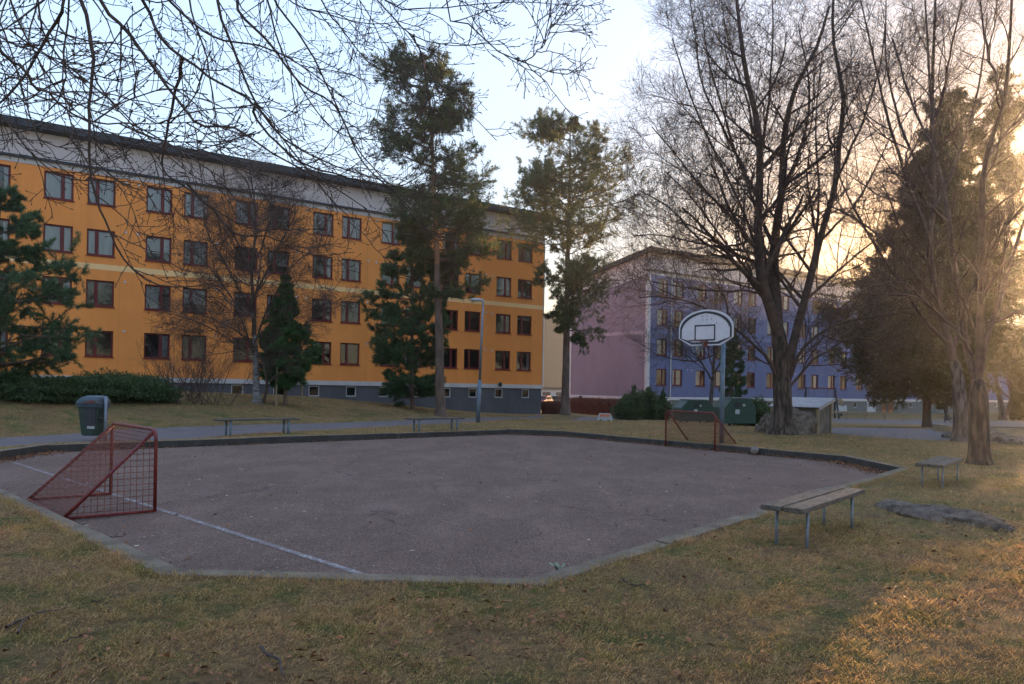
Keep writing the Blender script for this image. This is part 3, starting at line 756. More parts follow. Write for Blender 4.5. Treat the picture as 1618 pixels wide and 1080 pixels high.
#PART2
# ------------------------------------------------------------ tree growing (all vectorised)
def unit(a): return a/np.maximum(np.linalg.norm(a, axis=-1, keepdims=True), 1e-9)
def spline(pts, n):
    P = np.array([list(p) for p in pts], float); k = len(P)
    Q = np.vstack([2*P[0]-P[1], P, 2*P[-1]-P[-2]])
    d = np.r_[0, np.cumsum(np.linalg.norm(np.diff(P, axis=0), axis=1))]; u = np.linspace(0, d[-1], n+1)
    out = []
    for x in u:
        i = min(max(np.searchsorted(d, x)-1, 0), k-2); t = (x-d[i])/max(d[i+1]-d[i], 1e-9)
        a, b_, c, e = Q[i], Q[i+1], Q[i+2], Q[i+3]
        out.append(.5*((2*b_)+(-a+c)*t+(2*a-5*b_+4*c-e)*t*t+(-a+3*b_-3*c+e)*t**3))
    return np.array(out)
class Wood:
    def __init__(s): s.V = []; s.Fc = []; s.n = 0
    def add(s, P, R, sides):
        N, K, _ = P.shape
        T = np.empty_like(P); T[:, 1:-1] = P[:, 2:]-P[:, :-2]; T[:, 0] = P[:, 1]-P[:, 0]; T[:, -1] = P[:, -1]-P[:, -2]; T = unit(T)
        m = T.mean(1); ref = np.where(np.abs(m[:, 2:3]) > .75, np.array([[1., .1, 0]]), np.array([[0, .1, 1.]]))[:, None, :]
        A = unit(np.cross(T, ref)); B = np.cross(T, A)
        th = np.arange(sides)*2*np.pi/sides
        ring = P[:, :, None] + R[:, :, None, None]*(A[:, :, None]*np.cos(th)[None, None, :, None] + B[:, :, None]*np.sin(th)[None, None, :, None])
        s.V.append(ring.reshape(-1, 3))
        i = np.arange(N)[:, None, None]*K*sides + np.arange(K-1)[None, :, None]*sides; k = np.arange(sides)[None, None, :]; k2 = (k+1) % sides
        f = np.stack([i+k, i+k2, i+sides+k2, i+sides+k], -1).reshape(-1, 4) + s.n
        s.Fc.append(f); s.n += N*K*sides
    def build(s, name, m, parent, base='world', smooth=True):
        return npmesh(name, np.concatenate(s.V), np.concatenate(s.Fc), m, parent, base, smooth)
def sub(P, R, n, t0, t1, L, ang, K, up, wob, rr, rng, rmin=.003, lenfall=.5, tip=.35, flat=0, bias=None):
    """n children per parent; returns points (N*n,K+1,3), radii"""
    N, K1, _ = P.shape
    t = t0 + (t1-t0)*((np.arange(n)[None]+rng.random((N, n)))/n)
    f = t*(K1-1); i = np.minimum(f.astype(int), K1-2); w = (f-i)[..., None]; r = np.arange(N)[:, None]
    p0 = P[r, i]*(1-w)+P[r, i+1]*w; tan = unit(P[r, i+1]-P[r, i]); rad = R[r, i]*(1-w[..., 0])+R[r, i+1]*w[..., 0]
    rv = rng.normal(size=p0.shape); rv[..., 2] *= (1-flat)
    if bias is not None: rv += bias
    perp = unit(rv - tan*(rv*tan).sum(-1, keepdims=True))
    a = np.radians(ang)*(rng.uniform(.75, 1.25, (N, n)))[..., None]
    d = unit(tan*np.cos(a)+perp*np.sin(a))
    tn = (t-t0)/max(t1-t0, 1e-6)
    Ls = (L if np.isscalar(L) else np.asarray(L)[:, None])*(1-lenfall*tn)*rng.uniform(.55, 1.25, (N, n))
    p = p0.reshape(-1, 3); d = d.reshape(-1, 3); step = (Ls.reshape(-1)/K)[:, None]
    pts = [p]; upv = np.array([0, 0, 1.])
    for k in range(K):
        d = unit(d + rng.normal(size=d.shape)*wob + upv*up/K); p = p+d*step; pts.append(p)
    P2 = np.stack(pts, 1); r0 = np.clip(rad.reshape(-1)*rr*rng.uniform(.75, 1.1, N*n), rmin, None)
    R2 = r0[:, None]*np.linspace(1, tip, K+1)[None]; R2 = np.maximum(R2, rmin*.7)
    return P2, R2
def limb(pts, r0, r1, n, wob, rng, pw=1.0):
    P = spline(pts, n); k = np.linspace(0, 1, n+1)
    P[1:-1] += np.cumsum(rng.normal(size=(n-1, 3))*wob, 0)*(1-k[1:-1, None])
    return P[None], (r0+(r1-r0)*k**pw)[None]

def bare_tree(name, base_px, trunk, limbs, counts, lens, label, cat, seed, r0, barkm='bark', tfall=.6, twigm='twig', Y=None, angs=(42, 42, 45, 50), ups=(.5, .4, .3, .2), rtw=.006, spread=2.2, lscale=1.0, group=None):
    rng = np.random.default_rng(seed)
    base = hit(*base_px) if Y is None else at(*base_px, Y); D = base.y
    if Y is not None: base.z = float(gz(base.x, base.y))
    e = empty(name, base, 0, label, cat, group)
    tr = Wood(); cr = Wood()
    k = D/1250
    tp = [at(px, py, D) for px, py in trunk]; tp[0] = base - Vector((0, 0, .15))
    P, R = limb(tp, r0, r0*tfall, 14, .004, rng)
    R = R.copy(); R[0, :4] *= [1.75, 1.38, 1.14, 1.04]; R[0, -4:] *= [.97, .88, .66, .30]
    P[:, 1:3] += 0
    tr.add(P, R, 16); tr.build('trunk', barkm, e)
    LP = []; LR = []
    for pts, ra, dy in limbs:
        ra = ra*lscale
        n = len(pts); q = [at(px, py, D + dy*(i/(n-1))**.9*spread) for i, (px, py) in enumerate(pts)]
        p, r = limb(q, ra, max(.02, ra*.18), 16, .035, rng, .8); LP.append(p[0]); LR.append(r[0])
    LP = np.array(LP); LR = np.array(LR); cr.add(LP, LR, 8)
    P1, R1 = sub(LP, LR, counts[0], .10, .98, lens[0], angs[0], 9, ups[0], .10, .55, rng, rtw*1.6, .62)
    cr.add(P1, R1, 5)
    P2, R2 = sub(P1, R1, counts[1], .12, 1, lens[1], angs[1], 6, ups[1], .13, .6, rng, rtw*1.2, .55); cr.add(P2, R2, 4)
    P3, R3 = sub(P2, R2, counts[2], .15, 1, lens[2], angs[2], 4, ups[2], .15, .7, rng, rtw, .45); cr.add(P3, R3, 3)
    if counts[3]:
        P4, R4 = sub(P3, R3, counts[3], .2, 1, lens[3], angs[3], 2, ups[3], .15, .8, rng, rtw*.8, .3); cr.add(P4, R4, 3)
    cr.build('crown', twigm, e); return e

bare_tree('linden_tree', (1238, 686), [(1238, 686), (1237, 655), (1236, 610), (1234, 560), (1230, 505)],
  [([(1231, 530), (1216, 470), (1203, 400), (1205, 276), (1201, 197), (1180, 110), (1165, 0), (1160, -60)], .34, -.6),
   ([(1230, 545), (1229, 480), (1226, 398), (1238, 296), (1238, 217), (1256, 138), (1291, 70), (1310, 10)], .36, .5),
   ([(1243, 590), (1268, 480), (1287, 398), (1315, 296), (1323, 221), (1331, 158), (1315, 60), (1320, -50)], .27, -.3),
   ([(1203, 380), (1200, 300), (1215, 180), (1222, 80), (1220, -40)], .12, .8),
   ([(1210, 420), (1165, 320), (1125, 235), (1090, 150), (1062, 60)], .10, -.8),
   ([(1206, 330), (1150, 220), (1110, 130), (1100, 60), (1090, 0)], .09, .6),
   ([(1205, 280), (1180, 160), (1150, 60), (1140, 0)], .08, .9),
   ([(1200, 400), (1160, 345), (1105, 290), (1065, 240), (1030, 200)], .09, .2),
   ([(1215, 480), (1170, 420), (1110, 380), (1060, 330), (1010, 300)], .09, -1),
   ([(1228, 600), (1205, 560), (1160, 520), (1105, 485), (1050, 470), (1010, 470)], .10, -.9),
   ([(1210, 465), (1150, 458), (1085, 452), (1030, 445)], .07, -.7),
   ([(1203, 400), (1145, 393), (1100, 385), (1045, 372), (1000, 372)], .07, .4),
   ([(1245, 605), (1275, 545), (1325, 510), (1385, 498), (1440, 492)], .11, -.5),
   ([(1245, 615), (1285, 570), (1335, 538), (1380, 540), (1420, 560)], .08, .5),
   ([(1268, 480), (1320, 430), (1380, 380), (1440, 350)], .09, -.4),
   ([(1290, 390), (1345, 330), (1390, 250), (1420, 190)], .08, .8),
   ([(1315, 300), (1360, 200), (1390, 110), (1400, 30)], .08, -.7),
   ([(1238, 300), (1262, 240), (1278, 150), (1262, 40)], .10, -.8), ([(1226, 400), (1180, 290), (1150, 190), (1120, 90), (1110, 20)], .11, .4), ([(1215, 480), (1160, 400), (1090, 310), (1050, 270)], .10, .9),
   ([(1287, 400), (1295, 300), (1290, 180), (1300, 80)], .08, .9)],
  (13, 8, 6, 3), (4.2, 1.9, .85, .36), 'huge bare linden with a thick forked trunk in front of the grey boulder', 'tree', 5, .37, tfall=.72, lscale=.72, rtw=.0060, angs=(50, 48, 48, 50), ups=(.35, .3, .25, .2))
bare_tree('linden_tree', (1548, 733), [(1548, 733), (1547, 700), (1546, 640), (1543, 590)],
  [([(1541, 600), (1528, 520), (1520, 450), (1500, 350), (1480, 250), (1470, 130), (1462, 0)], .12, .6),
   ([(1545, 600), (1548, 480), (1549, 375), (1553, 256), (1583, 158), (1595, 50), (1600, -50)], .15, -.5),
   ([(1549, 590), (1575, 490), (1600, 400), (1640, 300), (1690, 200)], .11, .7),
   ([(1549, 470), (1570, 400), (1610, 340), (1660, 300)], .07, -.7),
   ([(1552, 260), (1600, 215), (1650, 150), (1690, 60)], .06, .4),
   ([(1538, 560), (1490, 500), (1440, 470), (1390, 465)], .06, .3),
   ([(1500, 350), (1450, 290), (1400, 270)], .05, -.6),
   ([(1480, 250), (1440, 160), (1410, 60)], .05, .5),
   ([(1583, 158), (1560, 80), (1545, -20)], .05, .4)],
  (10, 6, 4, 2), (1.9, .85, .42, .2), 'bare linden with reddish trunk nearest the camera on the right lawn', 'tree', 8, .225, tfall=.9, lscale=.72, rtw=.0045)
bare_tree('linden_tree', (1517, 697), [(1517, 697), (1517, 660), (1515, 610), (1506, 560)],
  [([(1506, 570), (1485, 480), (1469, 394), (1473, 315), (1473, 150), (1478, 0), (1480, -80)], .20, .3),
   ([(1470, 390), (1440, 300), (1410, 200), (1385, 100), (1360, 0)], .11, -.8),
   ([(1500, 545), (1440, 470), (1380, 380), (1335, 300), (1310, 230)], .10, .7),
   ([(1485, 480), (1420, 400), (1355, 345), (1300, 320)], .09, -.5),
   ([(1473, 300), (1430, 200), (1405, 100), (1400, 0)], .08, .9),
   ([(1473, 200), (1500, 100), (1520, 0)], .08, -.9),
   ([(1475, 330), (1520, 220), (1545, 130), (1560, 20)], .09, .5),
   ([(1505, 560), (1530, 470), (1570, 380), (1600, 300)], .10, .8),
   ([(1490, 500), (1440, 455), (1390, 450), (1340, 470)], .07, -1)],
  (11, 6, 5, 2), (3.2, 1.4, .65, .3), 'bare tree with furrowed grey trunk standing just behind the reddish one', 'tree', 21, .235, 'barkgrey', tfall=.8, lscale=.75, rtw=.005)
bare_tree('bare_tree', (1584, 663), [(1587, 663), (1582, 640), (1577, 615), (1572, 590)],
  [([(1572, 595), (1560, 540), (1553, 480), (1560, 400), (1570, 330)], .2, .5), ([(1590, 655), (1600, 610), (1585, 570), (1590, 490), (1610, 420)], .17, -.5),
   ([(1598, 662), (1601, 640), (1592, 600), (1584, 560), (1572, 510)], .2, .3), ([(1572, 560), (1545, 520), (1520, 490)], .09, .8), ([(1585, 560), (1620, 510), (1650, 480)], .09, -.8)],
  (10, 8, 6, 0), (3.6, 1.6, .7, .3), 'clump of leaning bare stems far off at right before the blue building', 'tree', 31, .3, rtw=.009)
bare_tree('bare_tree', (1497, 664), [(1497, 664), (1494, 650), (1490, 630), (1484, 605)],
  [([(1484, 610), (1478, 580), (1472, 540), (1475, 500)], .12, .5), ([(1496, 650), (1497, 610), (1494, 570), (1500, 520)], .12, -.5), ([(1484, 600), (1460, 560), (1450, 530)], .07, -.5)],
  (8, 7, 5, 0), (2.6, 1.2, .6, .3), 'small forked bare tree rising behind the picnic table', 'tree', 33, .16, rtw=.009)
bare_tree('slender_tree', (1122, 667), [(1122, 667), (1123, 640), (1125, 610), (1127, 585)],
  [([(1127, 590), (1130, 560), (1128, 510), (1135, 460)], .13, .5), ([(1127, 590), (1145, 560), (1160, 530), (1180, 500)], .08, -.5), ([(1125, 600), (1105, 570), (1085, 550), (1060, 540)], .07, -.6),
   ([(1126, 580), (1115, 540), (1100, 510)], .07, .7), ([(1128, 560), (1090, 570), (1040, 560), (1000, 535)], .06, .2)],
  (10, 8, 6, 2), (2.8, 1.3, .6, .3), 'slim bare tree growing between the two green recycling huts', 'tree', 41, .17, 'barkgrey')
bare_tree('birch_tree', (407, 636), [(407, 636), (405, 610), (404, 560), (401, 520)],
  [([(401, 530), (400, 470), (398, 420), (405, 360), (400, 300), (390, 240)], .10, .3),
   ([(404, 570), (380, 500), (345, 440), (310, 400)], .055, -.8), ([(403, 540), (430, 480), (465, 420), (500, 390)], .055, .8),
   ([(402, 500), (365, 430), (330, 370), (320, 330)], .05, .5), ([(400, 470), (430, 410), (455, 360), (470, 330)], .05, -.6),
   ([(416, 636), (420, 600), (408, 560), (385, 530), (350, 510), (300, 490)], .07, -.6), ([(405, 590), (440, 540), (500, 500), (540, 470)], .045, .7),
   ([(399, 430), (370, 370), (350, 310)], .05, .3), ([(400, 420), (425, 350), (430, 280)], .05, -.4), ([(395, 560), (340, 520), (290, 500), (265, 495)], .04, .4)],
  (14, 8, 6, 3), (2.4, 1.2, .6, .28), 'bare birch with patchy white bark in front of the ochre facade', 'tree', 51, .17, 'birch', ups=(.2, -.1, -.2, -.2))

# ------------------------------------------------------------ conifers
def tufts(C0, D0, q, L, w, spread, rng):
    M_ = len(C0); C1 = np.repeat(C0, q, 0); D1 = np.repeat(D0, q, 0)
    d = unit(D1*(1-spread*.5) + rng.normal(size=D1.shape)*spread)
    L1 = (L*rng.uniform(.6, 1.2, (len(C1), 1))); s = unit(np.cross(d, rng.normal(size=d.shape)))*w*.5
    c = C1 + rng.normal(size=C1.shape)*L*.12
    V = np.stack([c - s*.6, c + s*.6, c + d*L1*.7 + s, c + d*L1], 1).reshape(-1, 3)
    f = np.arange(len(C1)*4).reshape(-1, 4); return V, f
def conifer(name, base_px, axis, profile, label, seed, mt, r0, n1, n2, n3, tuftn, q, nl, nw, barkm='pinebark', topm=None, Y=None, droop=0.0, up=.3, d2=.42, spread=.7, gap=0.0, whorl=0, inner=.35, cat='tree', trange=.55):
    rng = np.random.default_rng(seed)
    base = hit(*base_px) if Y is None else at(*base_px, Y); D = base.y
    if Y is not None: base.z = float(gz(base.x, base.y))
    e = empty(name, base, 0, label, cat)
    ax = [at(px, py, D) for px, py in axis]; ax[0] = base - Vector((0, 0, .15))
    P, R = limb(ax, r0, .03, 26, .01, rng, .9); R = R.copy(); R[0, 0] *= 1.35
    AX = P[0]; zt = AX[:, 2]
    if topm:
        k = int(26*.45); a = Wood(); a.add(P[:, :k+1], R[:, :k+1], 12); a.build('trunk', barkm, e)
        a = Wood(); a.add(P[:, k:], R[:, k:], 10); a.build('upper_trunk', topm, e)
    else:
        a = Wood(); a.add(P, R, 10); a.build('trunk', barkm, e)
    # profile: list of (py, left px, right px) -> heights, reach
    kx = D/1250; pz = []; 
    for py, l, r in profile:
        z = at(axis[-1][0], py, D).z; axx = np.interp(z, zt, AX[:, 0]); pz.append((z, axx-at(l, py, D).x, at(r, py, D).x-axx))
    pz = np.array(pz[::-1]); zlo, zhi = pz[0, 0], pz[-1, 0]
    if whorl: z = zlo + (zhi-zlo)*(np.repeat(np.arange(whorl), n1//whorl)+rng.uniform(-.12, .12, whorl*(n1//whorl)))/whorl
    else: z = np.sort(rng.uniform(zlo, zhi, n1))
    z = np.clip(z, zlo, zhi-.05); N = len(z); az = rng.uniform(0, 2*np.pi, N) if not whorl else (np.arange(N)*2*np.pi/(n1//whorl)+rng.uniform(-.4, .4, N))
    cl, cr_ = np.interp(z, pz[:, 0], pz[:, 1]), np.interp(z, pz[:, 0], pz[:, 2])
    reach = np.where(np.cos(az) > 0, cr_, cl)*(np.abs(np.cos(az))) + (cl+cr_)/2*np.abs(np.sin(az))**2; reach /= (np.abs(np.cos(az))+np.abs(np.sin(az))**2)
    reach = np.maximum(reach, .15)*rng.uniform(.80, 1.20, N)
    z0 = z - reach*(up*.45 - droop*.3)
    z0 = np.clip(z0, AX[1, 2]+.3, AX[-2, 2])
    st = np.stack([np.interp(z0, zt, AX[:, 0]), np.interp(z0, zt, AX[:, 1]), z0], 1); K = 8
    pts = [st]; d = unit(np.stack([np.cos(az), np.sin(az), np.full(N, .05+up*.4)], 1)); p = st
    for k in range(K):
        d = unit(d + rng.normal(size=d.shape)*.10 + np.array([0, 0, up*.10*(k-2)*.4 - droop*.12])); p = p + d*(reach/K)[:, None]; pts.append(p)
    P1 = np.stack(pts, 1); r1 = np.clip(reach*.016, .012, .09); R1 = r1[:, None]*np.linspace(1, .25, K+1)
    cr = Wood(); cr.add(P1, R1, 5)
    P2, R2 = sub(P1, R1, n2, inner, 1, reach*d2, 52, 5, up*.5-droop*.4, .12, .5, rng, .008, .45, flat=.55); cr.add(P2, R2, 4)
    P3, R3 = sub(P2, R2, n3, .25, 1, np.repeat(reach, n2)*d2*.42, 48, 3, up*.6-droop*.3, .12, .6, rng, .005, .3, flat=.3); cr.add(P3, R3, 3)
    cr.build('branches', barkm, e)
    Cs, Ds = [], []
    for PP in (P3, P2[:, 2:], P1[:, K-2:]):
        for t in np.linspace(1-trange, 1, tuftn):
            f = t*(PP.shape[1]-1); i = min(int(f), PP.shape[1]-2); w = f-i
            Cs.append(PP[:, i]*(1-w)+PP[:, i+1]*w); Ds.append(unit(PP[:, i+1]-PP[:, i]+np.array([0, 0, .03])))
    # leader
    Cs.append(AX[-4:]); Ds.append(np.tile([[0, 0, 1.]], (4, 1)))
    Cs = np.concatenate(Cs); Ds = np.concatenate(Ds)
    if gap: k = rng.random(len(Cs)) > gap; Cs, Ds = Cs[k], Ds[k]
    V, f = tufts(Cs, Ds, q, nl, nw, spread, rng)
    npmesh('crown', V, f, mt, e, 'world'); return e

conifer('pine_tree', (697, 657), [(697, 657), (693, 520), (690, 400), (684, 260), (679, 160), (668, 85)],
  [(84, 660, 678), (112, 590, 740), (135, 578, 735), (165, 605, 735), (190, 600, 748), (225, 592, 742), (255, 600, 765), (290, 590, 765), (325, 580, 768), (360, 640, 778), (400, 660, 772), (440, 672, 775), (465, 690, 715)],
  'tallest pine with orange upper trunk in front of the ochre building', 61, 'needle', .27, 84, 12, 5, 3, 8, .18, .034, topm='pinetop', up=.45, d2=.42, inner=.22, gap=.05)
conifer('pine_tree', (893, 655), [(893, 655), (895, 520), (897, 400), (900, 290), (901, 185)],
  [(183, 870, 905), (205, 838, 945), (245, 836, 972), (290, 812, 1000), (330, 800, 992), (370, 802, 968), (410, 838, 962), (450, 850, 985), (475, 866, 996), (500, 872, 985), (535, 885, 905)],
  'tall pine with grey trunk standing in the gap between the two buildings', 67, 'needle', .30, 84, 12, 5, 3, 9, .20, .038, up=.40, d2=.44, inner=.22, gap=.04)
conifer('young_pine', (651.5, 653), [(651.5, 653), (651, 560), (652, 450), (650, 345)],
  [(345, 645, 657), (385, 612, 685), (430, 596, 712), (465, 588, 718), (500, 590, 708), (540, 585, 718), (565, 592, 705), (600, 600, 700), (625, 612, 690)],
  'young bushy pine with whorled branches in front of the ochre building', 71, 'needle2', .13, 60, 8, 3, 6, 10, .21, .032, Y=44, up=.5, whorl=10, d2=.45, inner=.3, trange=.85, spread=.6)
conifer('young_pine', (451, 640), [(451, 640), (451, 560), (451, 490), (452, 430)],
  [(430, 450, 454), (455, 444, 460), (490, 433, 471), (530, 420, 485), (565, 410, 498), (588, 414, 494), (606, 430, 470)],
  'small dense dark green pine held between two thin stakes beside the birch', 73, 'needle3', .10, 80, 7, 4, 5, 9, .17, .03, up=.6, spread=.6, whorl=16, d2=.42, inner=.15, trange=.85)
conifer('young_pine', (-22, 655), [(-22, 655), (-20, 560), (-12, 430), (5, 285)],
  [(285, 0, 20), (320, -30, 48), (355, -50, 68), (395, -80, 88), (425, -90, 112), (460, -100, 122), (500, -110, 116), (540, -110, 126), (575, -90, 100), (592, -60, 40)],
  'dark green pine at the left edge with branches reaching over the hedge', 79, 'needle2', .16, 72, 7, 3, 8, 10, .15, .020, Y=27, up=.4, d2=.42, inner=.3, trange=.85, whorl=9, spread=.6)
conifer('young_pine', (1154, 670), [(1154, 670), (1155, 620), (1158, 570), (1160, 520)],
  [(522, 1157, 1163), (560, 1142, 1172), (590, 1138, 1178), (620, 1136, 1180), (640, 1140, 1176)],
  'sparse thin young pine behind the basketball pole', 83, 'needle2', .07, 44, 6, 3, 4, 8, .15, .03, up=.6, whorl=11, d2=.35, inner=.3)
conifer('large_evergreen', (1465, 675), [(1465, 675), (1464, 560), (1466, 400), (1472, 225)],
  [(228, 1460, 1490), (290, 1432, 1530), (370, 1412, 1560), (430, 1395, 1585), (465, 1345, 1590), (500, 1335, 1585), (545, 1332, 1575), (580, 1350, 1560), (605, 1400, 1530), (618, 1440, 1500)],
  'broad dark evergreen hiding the right half of the blue building', 89, 'needle4', .24, 190, 10, 6, 3, 7, .26, .075, up=.1, droop=.5, d2=.4, inner=.15, trange=.8, gap=.12)
conifer('pine_tree', (1533, 668), [(1533, 668), (1533, 500), (1533, 340), (1534, 200), (1560, 140)],
  [(135, 1520, 1620), (175, 1475, 1650), (225, 1462, 1630), (270, 1480, 1640), (330, 1460, 1608), (390, 1450, 1602), (450, 1450, 1598), (500, 1450, 1600), (560, 1460, 1600), (600, 1490, 1590)],
  'umbrella-topped pine behind the right-hand trees, nearest the low sun', 97, 'needle4', .24, 84, 9, 6, 3, 7, .26, .07, Y=52, up=.35, d2=.42, inner=.3, gap=.25)
conifer('columnar_evergreen', (1622, 668), [(1622, 668), (1622, 600), (1621, 540)],
  [(542, 1617, 1626), (570, 1608, 1640), (610, 1602, 1645), (645, 1600, 1646), (660, 1606, 1640)],
  'narrow dark evergreen column at the right edge of the view', 101, 'needle4', .12, 80, 8, 5, 3, 8, .22, .06, Y=48, up=.9, d2=.35, inner=.1, trange=.9)
for px in (436, 476.5):
    c = hit(px, 641); t = empty('tree_stake', c, 0, 'thin wooden stake on the %s side of the small dense pine' % ('left' if px < 450 else 'right'), 'stake', 'tree support stakes')
    b = MB(); b.tube([(0, 0, -.1), (.02, 0, 2.0)], .035, 8); b.build('stake_pole', 'timber', t)
    b = MB(); b.tube([(0, 0, 1.75), ((.35 if px < 450 else -.35), .05, 1.7)], .015, 5); b.build('tie_strap', 'black', t)

# ------------------------------------------------------------ shrubs and hedges
def leaf_mass(name, blobs, n, size, mt, label, seed, cat='shrub', stems=True, base=None):
    rng = np.random.default_rng(seed); b0 = Vector(base) if base else Vector(blobs[0][0]); b0 = Vector((b0.x, b0.y, float(gz(b0.x, b0.y))))
    e = empty(name, b0, 0, label, cat); Cs = []; vol = np.array([b[1][0]*b[1][1]*b[1][2] for b in blobs])**.7; vol /= vol.sum()
    for (c, r), v in zip(blobs, vol):
        k = int(n*v); d = unit(rng.normal(size=(k, 3))); lump = 1+.22*np.sin(d[:, 0]*5+c[0])*np.sin(d[:, 1]*6+1)+.16*np.sin(d[:, 2]*9+c[0]*3)
        rad = rng.uniform(.35, 1, k)**.45*lump*rng.uniform(.85, 1.1, k); p = np.array(c)+d*rad[:, None]*np.array(r)
        Cs.append(p)
    P = np.concatenate(Cs); g = gz(P[:, 0], P[:, 1]); P = P[P[:, 2] > g+.03]; cen = np.array(b0)
    D = unit(rng.normal(size=P.shape)+np.array([0, 0, .6])); V, f = tufts(P, D, 3, size, size*.42, .8, rng)
    npmesh('foliage', V, f, mt, e, 'world')
    if stems:
        w = Wood(); st = []
        for c, r in blobs:
            for k in range(5):
                g = float(gz(c[0], c[1])); s = np.array([c[0]+rng.uniform(-.2, .2)*r[0], c[1]+rng.uniform(-.2, .2), g-.05]); t_ = np.array(c)+rng.normal(size=3)*np.array(r)*.45; t_[2] = max(t_[2], g+.2)
                st.append(np.linspace(s, t_, 5))
        st = np.array(st); w.add(st, np.tile(np.linspace(.03, .01, 5), (len(st), 1)), 5); w.build('stems', 'twig', e)
    return e
bl = []
for px, w, h in ((0, 1.2, .62), (40, 1.3, .62), (85, 1.3, .68), (125, 1.5, .80), (165, 1.4, .80), (205, 1.3, .74), (232, .9, .45)):
    c = hit(px, 636); bl.append(((c.x, c.y+.9, c.z+h*.62), (w, 1.0, h*.75)))
leaf_mass('evergreen_hedge', bl, 24000, .10, 'hedge', 'long dark evergreen hedge below the ochre facade at left', 5, 'hedge')
bl = []
for px, w, h in ((1000, .8, 1.9), (988, .9, 1.3), (1024, 1.0, 1.9), (1046, .8, 1.6)):
    c = hit(px, 663); bl.append(((c.x, c.y+.3, c.z+h*.45), (w, .9, h*.72)))
c = hit(1001, 663); bl.append(((c.x, c.y, c.z+2.0), (.16, .2, .75)))
c = hit(1024, 663); bl.append(((c.x, c.y, c.z+2.0), (.25, .2, .6))); c = hit(1047, 663); bl.append(((c.x, c.y, c.z+1.8), (.2, .2, .6)))
leaf_mass('juniper_shrub', bl, 14000, .14, 'hedge', 'wide dark juniper clump in front of the white corner of the blue building', 6)
c = hit(1192, 673); leaf_mass('evergreen_shrub', [((c.x, c.y+.4, c.z+.55), (1.1, .8, .75)), ((c.x+.7, c.y+.3, c.z+.4), (.7, .6, .55))], 8000, .12, 'hedge', 'round green shrub between the right recycling hut and the boulder', 8)
def bare_shrub(px, py, n, L, label, seed, mt='twig', width=1.0, name='bare_shrub', ang=30):
    rng = np.random.default_rng(seed); b0 = hit(px, py); e = empty(name, b0, 0, label, 'shrub'); w = Wood()
    s = np.array(b0)+np.c_[rng.uniform(-width, width, n), rng.uniform(-.4, .4, n), np.full(n, -.05)]
    d = unit(np.c_[rng.normal(size=n)*math.tan(math.radians(ang)), rng.normal(size=n)*.4, np.ones(n)]); pts = [s]; p = s
    for k in range(6): d = unit(d+rng.normal(size=d.shape)*.08); p = p+d*(L*rng.uniform(.6, 1.1, (n, 1))/6); pts.append(p)
    P = np.stack(pts, 1); R = np.tile(np.linspace(.016, .006, 7), (n, 1)); w.add(P, R, 4)
    P2, R2 = sub(P, R, 7, .2, 1, L*.4, 30, 4, .3, .1, .7, rng, .005); w.add(P2, R2, 3)
    P3, R3 = sub(P2, R2, 5, .2, 1, L*.15, 40, 2, .2, .1, .7, rng, .004); w.add(P3, R3, 3)
    w.build('stems', mt, e, smooth=False); return e
bare_shrub(318, 637, 26, 2.9, 'leafless brown shrub against the plinth of the ochre block', 3, width=1.3)
bare_shrub(283, 637, 14, 2.0, 'lower leafless shrub at the right end of the evergreen hedge', 4, width=.8)
def red_hedge(p0, p1, h, wd, n, label, seed):
    rng = np.random.default_rng(seed); a = Vector(p0); b_ = Vector(p1); e = empty('dormant_hedge', ((a+b_)/2).to_tuple(), 0, label, 'hedge')
    t = rng.random(n); x = a.x+(b_.x-a.x)*t+rng.uniform(-wd, wd, n)*.5; y = a.y+(b_.y-a.y)*t+rng.uniform(-wd, wd, n); z = gz(x, y)
    s = np.c_[x, y, z-.03]; d = unit(np.c_[rng.normal(size=n)*.12, rng.normal(size=n)*.12, np.ones(n)]); pts = [s]; p = s; hh = h*rng.uniform(.75, 1.08, (n, 1))
    for k in range(3): d = unit(d+rng.normal(size=d.shape)*.06); p = p+d*hh/3; pts.append(p)
    w = Wood(); P = np.stack(pts, 1); R = np.tile(np.linspace(.016, .009, 4), (n, 1)); w.add(P, R, 3)
    P2, R2 = sub(P, R, 5, .2, 1, h*.3, 25, 2, .5, .1, .7, rng, .008); w.add(P2, R2, 3); w.build('stems', 'redhedge', e, smooth=False)
ga = at(905, 650, 77); gb = at(1004, 652, 68)
for q in (ga, gb): q.z = float(gz(q.x, q.y))
red_hedge(ga, gb, 1.45, .4, 3800, 'reddish leafless hedge along the foot of the lilac wall', 2)
ga = at(862, 655, 66); gb = at(884, 654, 63)
for q in (ga, gb): q.z = float(gz(q.x, q.y))
red_hedge(ga, gb, 1.05, .7, 1600, 'clipped reddish leafless hedge in front of the parked cars', 3)

